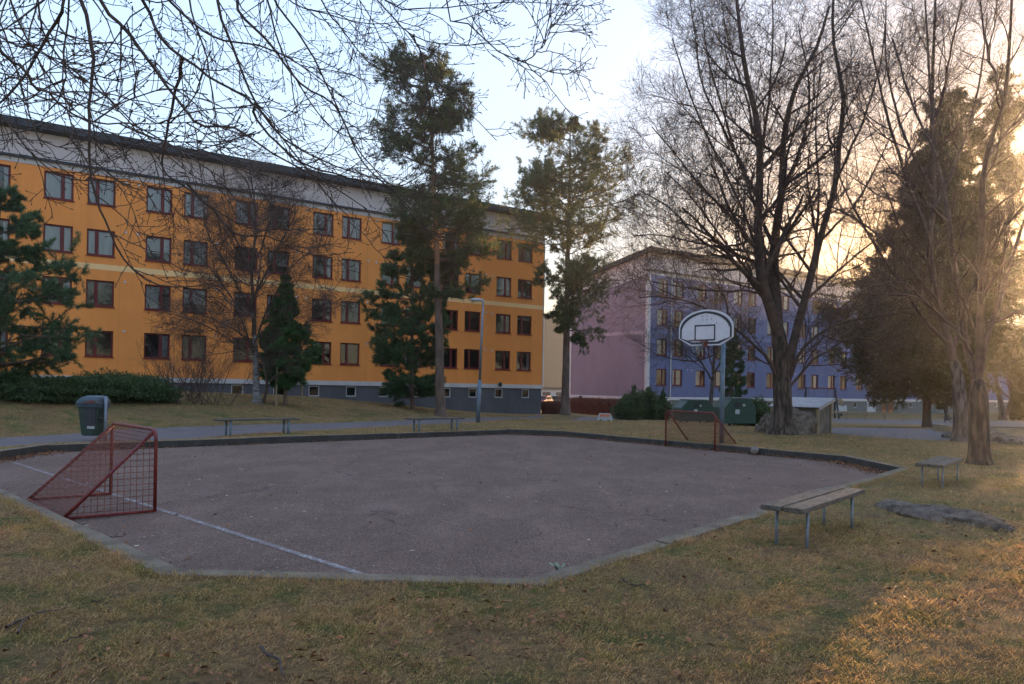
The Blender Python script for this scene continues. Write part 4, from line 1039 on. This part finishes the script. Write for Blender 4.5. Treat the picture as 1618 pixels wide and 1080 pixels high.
# ------------------------------------------------------------ overhanging tree at upper left
def overhang():
    rng = np.random.default_rng(77); root = Vector((-7.2, 3.6, 0)); e = empty('overhanging_linden', root, 0, 'near bare linden whose drooping branches fill the upper left of the view', 'tree')
    w = Wood(); P, R = limb([root-Vector((0, 0, .2)), root+Vector((.1, .1, 3)), root+Vector((.3, .2, 7)), root+Vector((.2, .6, 12))], .34, .12, 16, .02, rng); w.add(P, R, 14); w.build('trunk', 'bark', e)
    cr = Wood(); big = []
    for pts, r in (([(-7, 3.8, 6.2), (-5.5, 4.6, 7.4), (-3.2, 5.6, 7.9), (-.8, 6.6, 7.6), (1.0, 7.6, 6.9)], .13), ([(-7, 3.8, 5.2), (-5.8, 4.8, 6.0), (-4.4, 6.0, 6.4), (-2.6, 7.6, 6.3)], .10), ([(-7, 4, 4.6), (-6, 4.6, 5.0), (-4.8, 5.4, 5.2), (-3.6, 5.9, 5.0)], .07)):
        p, q = limb([Vector(v) for v in pts], r, r*.35, 16, .02, rng); big.append(p[0]); cr.add(p, q, 10)
    B = np.concatenate(big)
    T = [ # (points px, depth, radius m)
      ([(106, 0), (78, 56), (41, 119), (0, 163), (-40, 190)], 5.0, .021), ([(122, 0), (141, 74), (137, 193), (139, 260), (156, 334), (164, 345), (194, 404), (244, 446), (305, 452), (345, 445)], 6.0, .017),
      ([(169, 0), (208, 48), (260, 122), (315, 193), (371, 200), (426, 237), (520, 290), (580, 330)], 6.4, .018), ([(226, 0), (256, 59), (322, 111), (393, 156), (463, 237), (519, 308), (560, 350)], 6.8, .018),
      ([(267, 0), (326, 48), (419, 74), (482, 108), (540, 150)], 6.2, .015), ([(345, 0), (367, 74), (400, 159), (445, 222), (519, 260), (600, 285), (640, 300)], 7.0, .018),
      ([(382, 0), (437, 67), (482, 130), (538, 167), (575, 252), (620, 300), (650, 330)], 7.4, .018), ([(-20, 44), (0, 43), (60, 42), (93, 48), (120, 62)], 3.6, .010),
      ([(110, -40), (112, 30), (110, 75), (101, 105), (108, 126), (100, 150), (85, 183), (50, 186), (45, 160), (44, 120), (38, 85)], 4.0, .011), ([(60, 148), (85, 160), (148, 202), (222, 202), (308, 193)], 3.8, .008),
      ([(40, 160), (107, 126), (145, 126), (167, 82), (208, 22), (222, 0)][::-1], 4.4, .009), ([(702, 0), (742, 40), (787, 82), (819, 95), (864, 112), (895, 117), (915, 105), (935, 91)], 6.0, .013),
      ([(605, 0), (654, 50), (691, 64), (728, 70), (765, 66), (802, 61)], 6.4, .012), ([(661, 57), (677, 102), (683, 140), (685, 171), (700, 190)], 6.4, .008),
      ([(611, 0), (654, 11), (702, 10), (816, 3), (890, 7), (915, 0)], 6.6, .011), ([(819, 95), (853, 80), (865, 60), (870, 37)], 6.0, .007),
      ([(250, 250), (300, 300), (350, 336), (386, 355), (422, 362), (453, 350), (465, 311)], 7.6, .014), ([(300, 290), (350, 338), (381, 369), (434, 374), (480, 398), (514, 404), (559, 398)], 7.8, .014),
      ([(400, 180), (446, 227), (482, 251), (518, 263), (559, 278), (627, 292), (677, 266), (690, 250)], 7.6, .014), ([(430, -12), (490, 80), (555, 220), (581, 258), (627, 311), (663, 357), (699, 376), (730, 378)], 7.2, .013),
      ([(20, 0), (60, 90), (110, 170), (180, 230), (230, 300), (250, 340)], 6.8, .013), ([(300, 0), (330, 100), (345, 200), (360, 300), (380, 360)], 7.8, .013), ([(60, 0), (90, 80), (180, 160), (260, 240), (330, 290), (400, 300)], 7.2, .014),
      ([(-60, 100), (0, 180), (60, 250), (110, 280), (200, 285), (260, 300)], 6.2, .012), ([(420, 0), (450, 100), (520, 200), (590, 220), (650, 205)], 8.0, .013), ([(500, 0), (540, 60), (590, 110), (640, 120), (690, 140)], 8.0, .012),
      ([(450, 0), (520, 30), (600, 40), (680, 20)], 7.0, .011), ([(560, -10), (600, 60), (610, 120), (590, 190)], 7.8, .009),
      ([(-60, 200), (0, 215), (50, 205), (90, 195), (110, 215)], 5.6, .009)]
    P0, R0 = [], []
    for pts, D, r in T:
        q = [at(px, py, D + .5*i/(len(pts))) for i, (px, py) in enumerate(pts)]
        if pts[0][1] <= 5 or pts[0][0] < 0:
            s = np.array(q[0]); off = B - s; sc = np.linalg.norm(off, axis=1) - off[:, 2]*.3; n = B[np.argmin(sc)]
            m = Vector((s+n)/2)+Vector((0, 0, .15)); q = [Vector(n), m]+q
        else:
            s = np.array(q[0]); Q = np.concatenate(P0); n = Q[np.argmin(np.linalg.norm(Q-s, axis=1))]
            if np.linalg.norm(n-s) > .02: q = [Vector(n)]+q
        p, rr = limb(q, r*1.1, r*.25, 30, .012, rng, .8); P0.append(p[0]); R0.append(rr[0])
    P0 = np.array(P0); R0 = np.array(R0); cr.add(P0, R0, 7)
    P1, R1 = sub(P0, R0, 10, .25, 1, .85, 42, 8, -.08, .13, .6, rng, .0048, .45, bias=np.array([.25, 0, -.1])); cr.add(P1, R1, 5)
    P2, R2 = sub(P1, R1, 5, .2, 1, .30, 45, 5, .15, .15, .7, rng, .0034, .4, .6); cr.add(P2, R2, 4)
    P3, R3 = sub(P2, R2, 2, .3, 1, .12, 45, 2, .2, .12, .7, rng, .0024, .3, .9); cr.add(P3, R3, 3)
    # buds at the twig ends
    tips = np.concatenate([P2[:, -1], P3[:, -1]]); dirs = np.concatenate([unit(P2[:, -1]-P2[:, -2]), unit(P3[:, -1]-P3[:, -2])])
    k = np.array([0, .35, 1.])*.022; PB = tips[:, None]+dirs[:, None]*k[None, :, None]; cr.add(PB, np.tile([.0025, .0052, .0012], (len(tips), 1)), 4)
    cr.build('crown', 'twig', e)
overhang()

# ------------------------------------------------------------ rocks, shed, huts, swing, fences
def rock(name, c, r, rz, label, seed, cat='boulder', nu=48, nv=24, flat=1.0, tilt=0):
    e = empty(name, c, rz, label, cat); b = uvsphere(1, nu, nv); rng = random.Random(seed); o = Vector((seed*3.1, seed, 0))
    from mathutils import noise as mn
    out = []
    for v in b.v:
        v = Vector(v); d = 1 + .32*mn.noise(v*1.1+o)+.20*mn.noise(v*2.7+o)+.10*mn.noise(v*6+o)+.05*mn.noise(v*14+o)
        f = Vector((v.x*r[0], v.y*r[1], v.z*r[2]))*d; f.z += tilt*f.x; out.append(tuple(f))
    b.v = out; b.build('stone', 'rock', e, smooth=True); return e
c = hit(1262, 686); rock('boulder', c+Vector((-.05, .55, .2)), (.95, .6, .78), .2, 'large grey angular boulder directly behind the huge linden trunk', 3)
rock('boulder', hit(1218, 683)+Vector((0, .3, .1)), (.55, .45, .50), .2, 'smaller grey boulder at the left foot of the huge linden', 5)
rock('rock_outcrop', Vector((5.62, 10.15, -.05)), (1.02, .40, .19), math.atan2(-2.4, .75), 'low lichened rock outcrop breaking through the lawn right of the near bench', 9, 'rock', 72, 36)
rock('boulder', hit(1577, 697)+Vector((0, .2, .05)), (.55, .4, .30), 0, 'low rounded stone right of the reddish trunk', 11)
rock('boulder', hit(1608, 702)+Vector((0, .2, .0)), (.5, .4, .24), 0, 'low flat stone at the right edge beside the soil bed', 12)
for i in range(22):
    px = random.uniform(1493, 1540); c = hit(px, random.uniform(686, 692)); s = random.uniform(.08, .2)
    e = rock('cobble', c+Vector((0, 0, s*.3)), (s, s*.8, s*.7), random.random()*3, 'pale cobble in the low heap between the two right-hand trunks', 20+i, 'stone', 10, 7); e['group'] = 'cobbles heaped by the path'
def bed():
    c = hit(1600, 688); e = empty('soil_bed', c, 0, 'timber-edged bed of dark soil at the right edge', 'planting bed'); g = 0
    b = MB(); b.box(-1.3, 4, 0, 3.4, -.3, .22); b.build('soil', 'soil', e, bevel=.05)
    b = MB(); b.box(-1.36, 4, -.12, -.005, -.3, .3); b.build('edge_board', 'timber', e, bevel=.01)
    b = MB(); b.box(-1.42, -1.31, 0, 3.4, -.3, .29); b.build('edge_board', 'timber', e, bevel=.01)
bed()
def shed():
    c = hit(1291, 685); e = empty('storage_shed', c, math.radians(-42), 'low wooden storage shed with corrugated tin roof behind the boulder', 'shed')
    L, W, h0, h1 = 1.8, 1.4, .98, 1.30
    b = MB(); b.prism([(0, -.2), (W, -.2), (W, h1), (0, h0)], L, Matrix(((0, -1, 0, 0), (1, 0, 0, 0), (0, 0, 1, 0), (0, 0, 0, 1)))); b.build('shed_wall', 'shed', e)
    b = MB(); n = 46
    for i in range(n):
        x0 = -L-.12+(L+.24)*i/n; x1 = -L-.12+(L+.24)*(i+1)/n; z = .014*(i % 2); z2 = .014*((i+1) % 2)
        b.quad((x0, -.14, h0+.02+z), (x1, -.14, h0+.02+z2), (x1, W+.1, h1+.06+z2), (x0, W+.1, h1+.06+z))
        b.quad((x0, -.14, h0+.0+z), (x0, W+.1, h1+.04+z), (x1, W+.1, h1+.04+z2), (x1, -.14, h0+.0+z2))
    b.build('tin_roof', 'tin', e)
    for x, y in ((0, 0), (0, W-.05), (-L, 0)):
        b = MB(); b.box(x-.04, x+.06, y-.05, y+.05, -.2, (h0 if y < .5 else h1)+.0); b.build('corner_post', 'timber', e)
    b = MB(); mt = Matrix(((0, -1, 0, .13), (1, 0, 0, 0), (0, 0, 1, 0), (0, 0, 0, 1))); b.prism([(-.14, h0-.09), (W+.1, h1-.05), (W+.1, h1+.05), (-.14, h0+.01)], .03, mt); b.build('barge_board', 'tin', e)
shed()
def hut(px, py, w, h, rz, label, wp=1.3):
    c = hit(px, py); e = empty('recycling_hut', c, rz, label, 'recycling container', 'green recycling huts')
    b = MB(); b.prism([(-w/2, .12), (w/2, .12), (w/2, h*.66), (w*.28, h), (-w*.28, h), (-w/2, h*.66)] , wp, Matrix.Translation((0, 0, 0))); b.build('hut_body', 'hut', e, bevel=.02)
    for x in (-w*.3, w*.3):
        for y in (.15, wp-.2):
            b = MB(); b.box(x-.05, x+.05, y, y+.1, -.2, .119); b.build('foot', 'black', e)
    b = MB(); b.box(-.3, .0, -.03, -.004, h*.68, h*.86); b.build('slot', 'black', e)
    b = MB(); b.box(-.28, -.06, -.015, -.003, h*.44, h*.60); b.build('notice', 'concrete', e)
    b = MB(); b.box(.1, .22, -.015, -.003, h*.72, h*.8); b.build('small_notice', 'concrete', e)
    b = MB(); b.box(-w*.30, w*.30, -.04, wp+.04, h+.002, h+.05); b.build('top_cap', 'galv', e)
hut(1103, 668, 2.3, 1.45, math.radians(12), 'green recycling hut behind the far goal, left of the slim bare tree')
hut(1170, 673, 1.6, 1.35, math.radians(8), 'green recycling hut to the right of the basketball pole')
def swing():
    base = hit(1296, 660); e = empty('swing_set', base, math.radians(-12), 'dark swing set with chains beyond the shed', 'swing'); k = base.y/1250; w = 21.5*k; H = 47*k
    b = MB(); b.tube([(-w, 0, H), (w, 0, H)], .05, 8); b.build('top_bar', 'goal', e)
    for s in (-1, 1):
        for d in (-1, 1):
            b = MB(); b.tube([(s*w, 0, H+.08), (s*(w+.2), d*1.1, -.1)], .08, 8); b.build('leg', 'black', e)
    for x in (-.65, .65):
        b = MB(); b.tube([(x*w-.25, 0, H), (x*w-.25, 0, .5)], .012, 4); b.build('chain', 'black', e); b = MB(); b.tube([(x*w+.25, 0, H), (x*w+.25, 0, .5)], .012, 4); b.build('chain', 'black', e)
        b = MB(); b.box(x*w-.28, x*w+.28, -.1, .1, .46, .5); b.build('swing_seat', 'black', e)
swing()
def rail():
    a = hit(1309, 661); b_ = hit(1459, 665); d = b_-a; L = Vector((d.x, d.y, 0)).length; e = empty('low_timber_fence', a, math.atan2(d.y, d.x), 'low fence of one timber rail across the playground in front of the blue building', 'fence'); h = .62; dz = d.z/L
    n = 5
    for i in range(n):
        b = MB(); x0 = L*i/n; x1 = L*(i+1)/n-.02; z = h+dz*x0; b.box(x0, x1, -.05, .05, z-.1, z+.1); b.build('rail', 'timber', e)
    for i in range(n+1):
        b = MB(); x = L*i/n; b.box(x-.07, x+.07, .051, .17, -.3+dz*x, h+.12+dz*x); b.build('post', 'timber', e)
rail()
def picnic():
    c = hit(1520, 668); e = empty('picnic_table', c, math.radians(-8), 'dark picnic table among the trunks in front of the blue building', 'table'); k = c.y/1250; w = 30*k
    b = MB(); b.box(-w, w, -.35, .35, .70, .75); b.build('tabletop', 'shed', e)
    for y in (-.75, .75): b = MB(); b.box(-w, w, y-.13, y+.13, .42, .47); b.build('seat', 'shed', e)
    for x in (-w*.7, w*.7):
        for s in (-1, 1): b = MB(); b.tube([(x, s*.2, .70), (x, s*.7, -.05)], .05, 6); b.build('leg', 'shed', e)
        b = MB(); b.box(x-.04, x+.04, -.8, .8, .36, .419); b.build('cross_beam', 'shed', e)
picnic()
def rocker():
    c = hit(1327, 657); e = empty('spring_rider', c, 0, 'small pale spring rider toy behind the timber rail', 'play equipment')
    b = uvsphere(.34, 16, 10); b.v = [(x*1, y*.3, z+1.5) for x, y, z in b.v]; b.build('head', 'timber', e, smooth=True)
    b = MB(); b.prism([(-.45, .35), (.75, .35), (.65, 1.15), (.2, .95), (-.2, 1.2)], .16, Matrix.Translation((0, -.08, 0))); b.build('body', 'concrete', e, bevel=.03)
    b = MB(); b.tube([(.15+.12*math.cos(a), .12*math.sin(a), .03+a*.011) for a in np.linspace(0, 30, 60)], .02, 5); b.build('spring', 'black', e)
rocker()

# ------------------------------------------------------------ litter on the ground
def branch(pxs, r, label, z=.02, zc=None):
    if zc is None: P = [hit(*p)+Vector((0, 0, z+r)) for p in pxs]
    else:
        P = []
        for p in pxs:
            x, zz = ray(*p); Y = (EYE-zc)/-zz; P.append(Vector((x*Y, Y, zc+r)))
    rng = np.random.default_rng(int(pxs[0][0])); e = empty('fallen_branch', P[0], 0, label, 'branch'); L = sum((P[i+1]-P[i]).length for i in range(len(P)-1))
    w = Wood(); p, rr = limb(P, r, r*.4, 12, .006, rng); p[0, :, 2] += rng.uniform(0, .012, 13); w.add(p, rr, 6)
    p2, r2 = sub(p, rr, 4, .2, 1, L*.28, 35, 4, 0, .1, .5, rng, .0015, .4, flat=.95); p2[:, :, 2] = np.maximum(p2[:, :, 2], p[0, :, 2].min()); w.add(p2, r2, 4); w.build('stick', 'twig', e)
branch([(412, 1032), (428, 1044), (441, 1050), (444, 1064), (449, 1080)], .011, 'thick broken stick at the bottom edge, left of centre')
branch([(28, 1008), (45, 985), (70, 975), (108, 968)], .008, 'long bent dark stick on the lawn at lower left')
branch([(10, 998), (38, 985), (72, 972)], .009, 'short thick stick beside the long bent one at lower left')
branch([(145, 957), (165, 950), (190, 945)], .006, 'thin dark stick on the lawn below the kerb corner')
branch([(100, 1022), (135, 1012), (170, 998)], .005, 'faint thin twig above the bottom edge at lower left')
branch([(985, 921), (1000, 930), (1018, 930)], .010, 'short pale broken stick right of the near kerb corner')
branch([(112, 818), (132, 830), (150, 812), (195, 800)], .004, 'thin wiry twig lying at the foot of the red goal', zc=AZ)
branch([(160, 848), (185, 849), (200, 846)], .006, 'small dark twig on the asphalt right below the red goal', zc=AZ)
def on_court(px, py): x, z = ray(px, py); Y = (EYE-AZ)/-z; return Vector((x*Y, Y, AZ))
c = on_court(884, 909); e = empty('court_weed', c, 0, 'pale pointed weed leaves sprouting at the near kerb', 'weed'); rng = random.Random(4)
for i, (a, L) in enumerate(((2.7, .16), (2.1, .09), (.5, .09), (3.3, .08))):
    b = MB(); d = Vector((math.cos(a), math.sin(a), 0)); s = Vector((-d.y, d.x, 0)); P = []
    for k, (t, w) in enumerate(((0, .004), (.3, .022), (.65, .020), (1, .001))): P.append((d*L*t+Vector((0, 0, .02+.09*math.sin(t*2.4))), w))
    for (p, w), (q, v) in zip(P, P[1:]): b.quad(p-s*w, p+s*w, q+s*v, q-s*v)
    b.build('leaf', 'lime', e)
def leaves():
    rng = np.random.default_rng(5); P = []
    def addk(x, y, z): P.append(np.c_[x, y, z])
    def along(a, b_, n, w, bias=1.6):
        a = np.array(a); b_ = np.array(b_); d = b_-a; nn = np.array([-d[1], d[0]])/np.hypot(*d)
        t = rng.random(n); o = np.abs(rng.normal(size=n))*w+.22; q = a+t[:, None]*d+nn*o[:, None]; addk(q[:, 0], q[:, 1], np.full(n, AZ+.012)+rng.uniform(0, .03, n))
    along(COURT[6], COURT[7], 1100, .22); along(COURT[5], COURT[6], 420, .12); along(COURT[3], COURT[4], 1100, .16); along(COURT[2], COURT[3], 700, .25); along(COURT[4], COURT[5], 260, .14); along(COURT[7], COURT[0], 260, .14)
    n = 9000; th = rng.uniform(-36, 36, n); r = 3.5+rng.random(n)**1.4*30; x = r*np.sin(np.radians(th)); y = r*np.cos(np.radians(th))
    cl = np.sin(x*1.7+2)*np.sin(y*1.3)+np.sin(x*.6-y*.9); k = ~inpoly(x, y, offset(COURT, -.02)) & (cl > rng.uniform(-.1, 1.9, n)); x, y = x[k], y[k]; addk(x, y, gz(x, y)+rng.uniform(.022, .06, len(x)))
    n = 220; th = rng.uniform(-30, 30, n); r = 8+rng.random(n)*18; x = r*np.sin(np.radians(th)); y = r*np.cos(np.radians(th)); k = inpoly(x, y, offset(COURT, .3)); addk(x[k], y[k], np.full(k.sum(), AZ+.008))
    P = np.concatenate(P); N = len(P); s = rng.uniform(.013, .036, (N, 1)); a = rng.uniform(0, 6.28, N); u = unit(np.c_[np.cos(a), np.sin(a), rng.normal(size=N)*.35]); v = unit(np.cross(u, unit(np.c_[rng.normal(size=N)*.4, rng.normal(size=N)*.4, np.ones(N)])))
    up = np.array([0, 0, 1.])*s*.35
    V = np.stack([P-u*s, P+v*s*.6+up, P+u*s, P-v*s*.6+up], 1).reshape(-1, 3); f = np.arange(4*N).reshape(-1, 4)
    tag(npmesh('fallen_leaves', V, f, 'leaf'), kind='stuff')
leaves()
def grass():
    rng = np.random.default_rng(3); VV = []; n0 = 0; out = offset(COURT, -.015)
    bans = [PATH1, PATH2, PATH3, PATH4]
    for (r0, r1, dens, L, w) in ((3.6, 6.5, 7500, .044, .0027), (6.5, 10, 3800, .050, .0038), (10, 18, 1300, .048, .006), (18, 30, 420, .055, .011), (30, 48, 130, .06, .02)):
        A = math.radians(76)/2*(r1*r1-r0*r0)*1.0; n = int(A*dens)
        r = np.sqrt(rng.uniform(r0*r0, r1*r1, n)); th = rng.uniform(-math.radians(37), math.radians(38), n); x = r*np.sin(th); y = r*np.cos(th)
        k = ~inpoly(x, y, out)
        for b_ in bans: k &= ~inpoly(x, y, b_)
        x, y = x[k], y[k]
        pat = np.clip(.5+.3*np.sin(x*2.1+np.sin(y*1.7)*2)*np.sin(y*2.3+np.sin(x*1.3)*2)+.35*np.sin(x*13+3*np.sin(y*7))*np.sin(y*15+3*np.sin(x*9)), 0, 1); k = rng.random(len(x)) < .22+.78*pat; x, y, pat = x[k], y[k], pat[k]
        N = len(x); base = np.c_[x, y, gz(x, y)-.004]; a = rng.uniform(0, 6.28, N); tilt = rng.uniform(.25, 1.45, N)
        d = np.c_[np.cos(a)*np.sin(tilt), np.sin(a)*np.sin(tilt), np.cos(tilt)]; l = (L*rng.uniform(.4, 1.5, N)*(.5+.95*pat))[:, None]; s = np.c_[-np.sin(a), np.cos(a), np.zeros(N)]*w*.5
        # longer fringe against the kerb
        m = base+d*l*.55; t = base+d*l*.95+np.c_[np.cos(a), np.sin(a), -np.ones(N)*.3]*l*.18
        VV.append(np.stack([base-s, base+s, m+s*.8, t], 1).reshape(-1, 3))
    # fringe
    for i in range(len(COURT)):
        a = np.array(COURT[i]); b_ = np.array(COURT[(i+1) % len(COURT)]); dd = b_-a; L = np.hypot(*dd); nn = np.array([dd[1], -dd[0]])/L
        D = max(4., abs(np.hypot(*((a+b_)/2)))); n = int(L*min(900, 8000/D)); tt = rng.random(n); o = rng.normal(size=n)*.045+.015; q = a+tt[:, None]*dd+nn*o[:, None]
        cl = .5+.5*np.sin(tt*L*3.1)*np.sin(tt*L*7.7+1); kk = rng.random(n) < .25+.75*cl; q = q[kk]; n = len(q)
        base = np.c_[q, gz(q[:, 0], q[:, 1])-.004]; an = rng.uniform(0, 6.28, n); ti = rng.uniform(0, .9, n); d = np.c_[np.cos(an)*np.sin(ti), np.sin(an)*np.sin(ti), np.cos(ti)]; l = rng.uniform(.03, .085, (n, 1)); s = np.c_[-np.sin(an), np.cos(an), np.zeros(n)]*(.0018+D*.00018)
        VV.append(np.stack([base-s, base+s, base+d*l*.6+s*.8, base+d*l], 1).reshape(-1, 3))
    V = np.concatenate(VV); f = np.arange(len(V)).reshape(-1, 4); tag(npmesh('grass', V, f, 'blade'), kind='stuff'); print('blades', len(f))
grass()

def haze():
    m = bpy.data.materials.new('haze'); m.use_nodes = True; nt = m.node_tree
    nt.nodes.remove(nt.nodes['Principled BSDF']); v = nt.nodes.new('ShaderNodeVolumePrincipled')
    v.inputs['Color'].default_value = (.96, .93, .90, 1); v.inputs['Density'].default_value = .00052; v.inputs['Anisotropy'].default_value = .82
    nt.links.new(v.outputs[0], nt.nodes['Material Output'].inputs['Volume'])
    b = MB(); b.box(-760, 760, -560, 1060, -3, 34); tag(b.build('haze', m), kind='stuff')
haze()
# ------------------------------------------------------------ sky, sun, camera
SAZ, SEL = 33.6, 7.2
w = bpy.data.worlds.new('World'); S.world = w; w.use_nodes = True; nt = w.node_tree; bg = nt.nodes['Background']
sky = nt.nodes.new('ShaderNodeTexSky'); sky.sky_type = 'NISHITA'; sky.sun_disc = False; sky.sun_elevation = math.radians(SEL); sky.sun_rotation = math.radians(SAZ)
sky.altitude = 50; sky.air_density = 1.0; sky.dust_density = .6; sky.ozone_density = 1.5
# sky luminance is compressed to even it out: scale = 1/(1 + k*luminance)
bw = nt.nodes.new('ShaderNodeRGBToBW'); nt.links.new(sky.outputs[0], bw.inputs[0])
m1 = nt.nodes.new('ShaderNodeMath'); m1.operation = 'MULTIPLY_ADD'; m1.inputs[1].default_value = 30.0; m1.inputs[2].default_value = 1; nt.links.new(bw.outputs[0], m1.inputs[0])
m2 = nt.nodes.new('ShaderNodeMath'); m2.operation = 'DIVIDE'; m2.inputs[0].default_value = 20.8; nt.links.new(m1.outputs[0], m2.inputs[1])
vs = nt.nodes.new('ShaderNodeVectorMath'); vs.operation = 'SCALE'; nt.links.new(sky.outputs[0], vs.inputs[0]); nt.links.new(m2.outputs[0], vs.inputs['Scale'])
b2 = nt.nodes.new('ShaderNodeRGBToBW'); nt.links.new(vs.outputs[0], b2.inputs[0])
pale = mixc(nt, .12, vs.outputs[0], b2.outputs[0])
vm = nt.nodes.new('ShaderNodeVectorMath'); vm.operation = 'MULTIPLY'; vm.inputs[1].default_value = (1.04, .975, 1.03); nt.links.new(pale, vm.inputs[0])
# warm aureole round the low sun
tc = nt.nodes.new('ShaderNodeTexCoord'); dt = nt.nodes.new('ShaderNodeVectorMath'); dt.operation = 'DOT_PRODUCT'; nt.links.new(tc.outputs['Generated'], dt.inputs[0])
dt.inputs[1].default_value = (math.sin(math.radians(SAZ))*math.cos(math.radians(1)), math.cos(math.radians(SAZ))*math.cos(math.radians(1)), math.sin(math.radians(1)))
wf = ramp(nt, dt.outputs['Value'], [(.88, (0,)*3), (.955, (.35,)*3), (.993, (1,)*3)])
warm = mixc(nt, 1.0, vm.outputs[0], (1.12, .78, .50), 'MULTIPLY')
nt.links.new(mixc(nt, wf, vm.outputs[0], warm), bg.inputs[0]); bg.inputs[1].default_value = .15
sl = bpy.data.lights.new('sun', 'SUN'); sl.energy = 1.6; sl.angle = math.radians(.5); sl.color = (1, .62, .31)
so = bpy.data.objects.new('sun', sl); C.objects.link(so)
d = Vector((math.sin(math.radians(SAZ))*math.cos(math.radians(SEL)), math.cos(math.radians(SAZ))*math.cos(math.radians(SEL)), math.sin(math.radians(SEL))))
so.rotation_euler = d.to_track_quat('Z', 'Y').to_euler(); so.location = d*50
cd = bpy.data.cameras.new('camera'); co = bpy.data.objects.new('camera', cd); C.objects.link(co); S.camera = co
cd.sensor_width = 36; cd.lens = 36*F/1618; cd.shift_y = (HY-540)/1618; cd.clip_end = 3000; cd.clip_start = .05
co.matrix_world = Matrix.Translation((0, 0, EYE)) @ Matrix.Rotation(math.radians(90), 4, 'X') @ Matrix.Rotation(ROLL, 4, 'Z')
S.view_settings.view_transform = 'Standard'; S.view_settings.look = 'None'; S.view_settings.gamma = 1; S.view_settings.exposure = 3.38
S.cycles.max_bounces = 8; S.cycles.transparent_max_bounces = 12
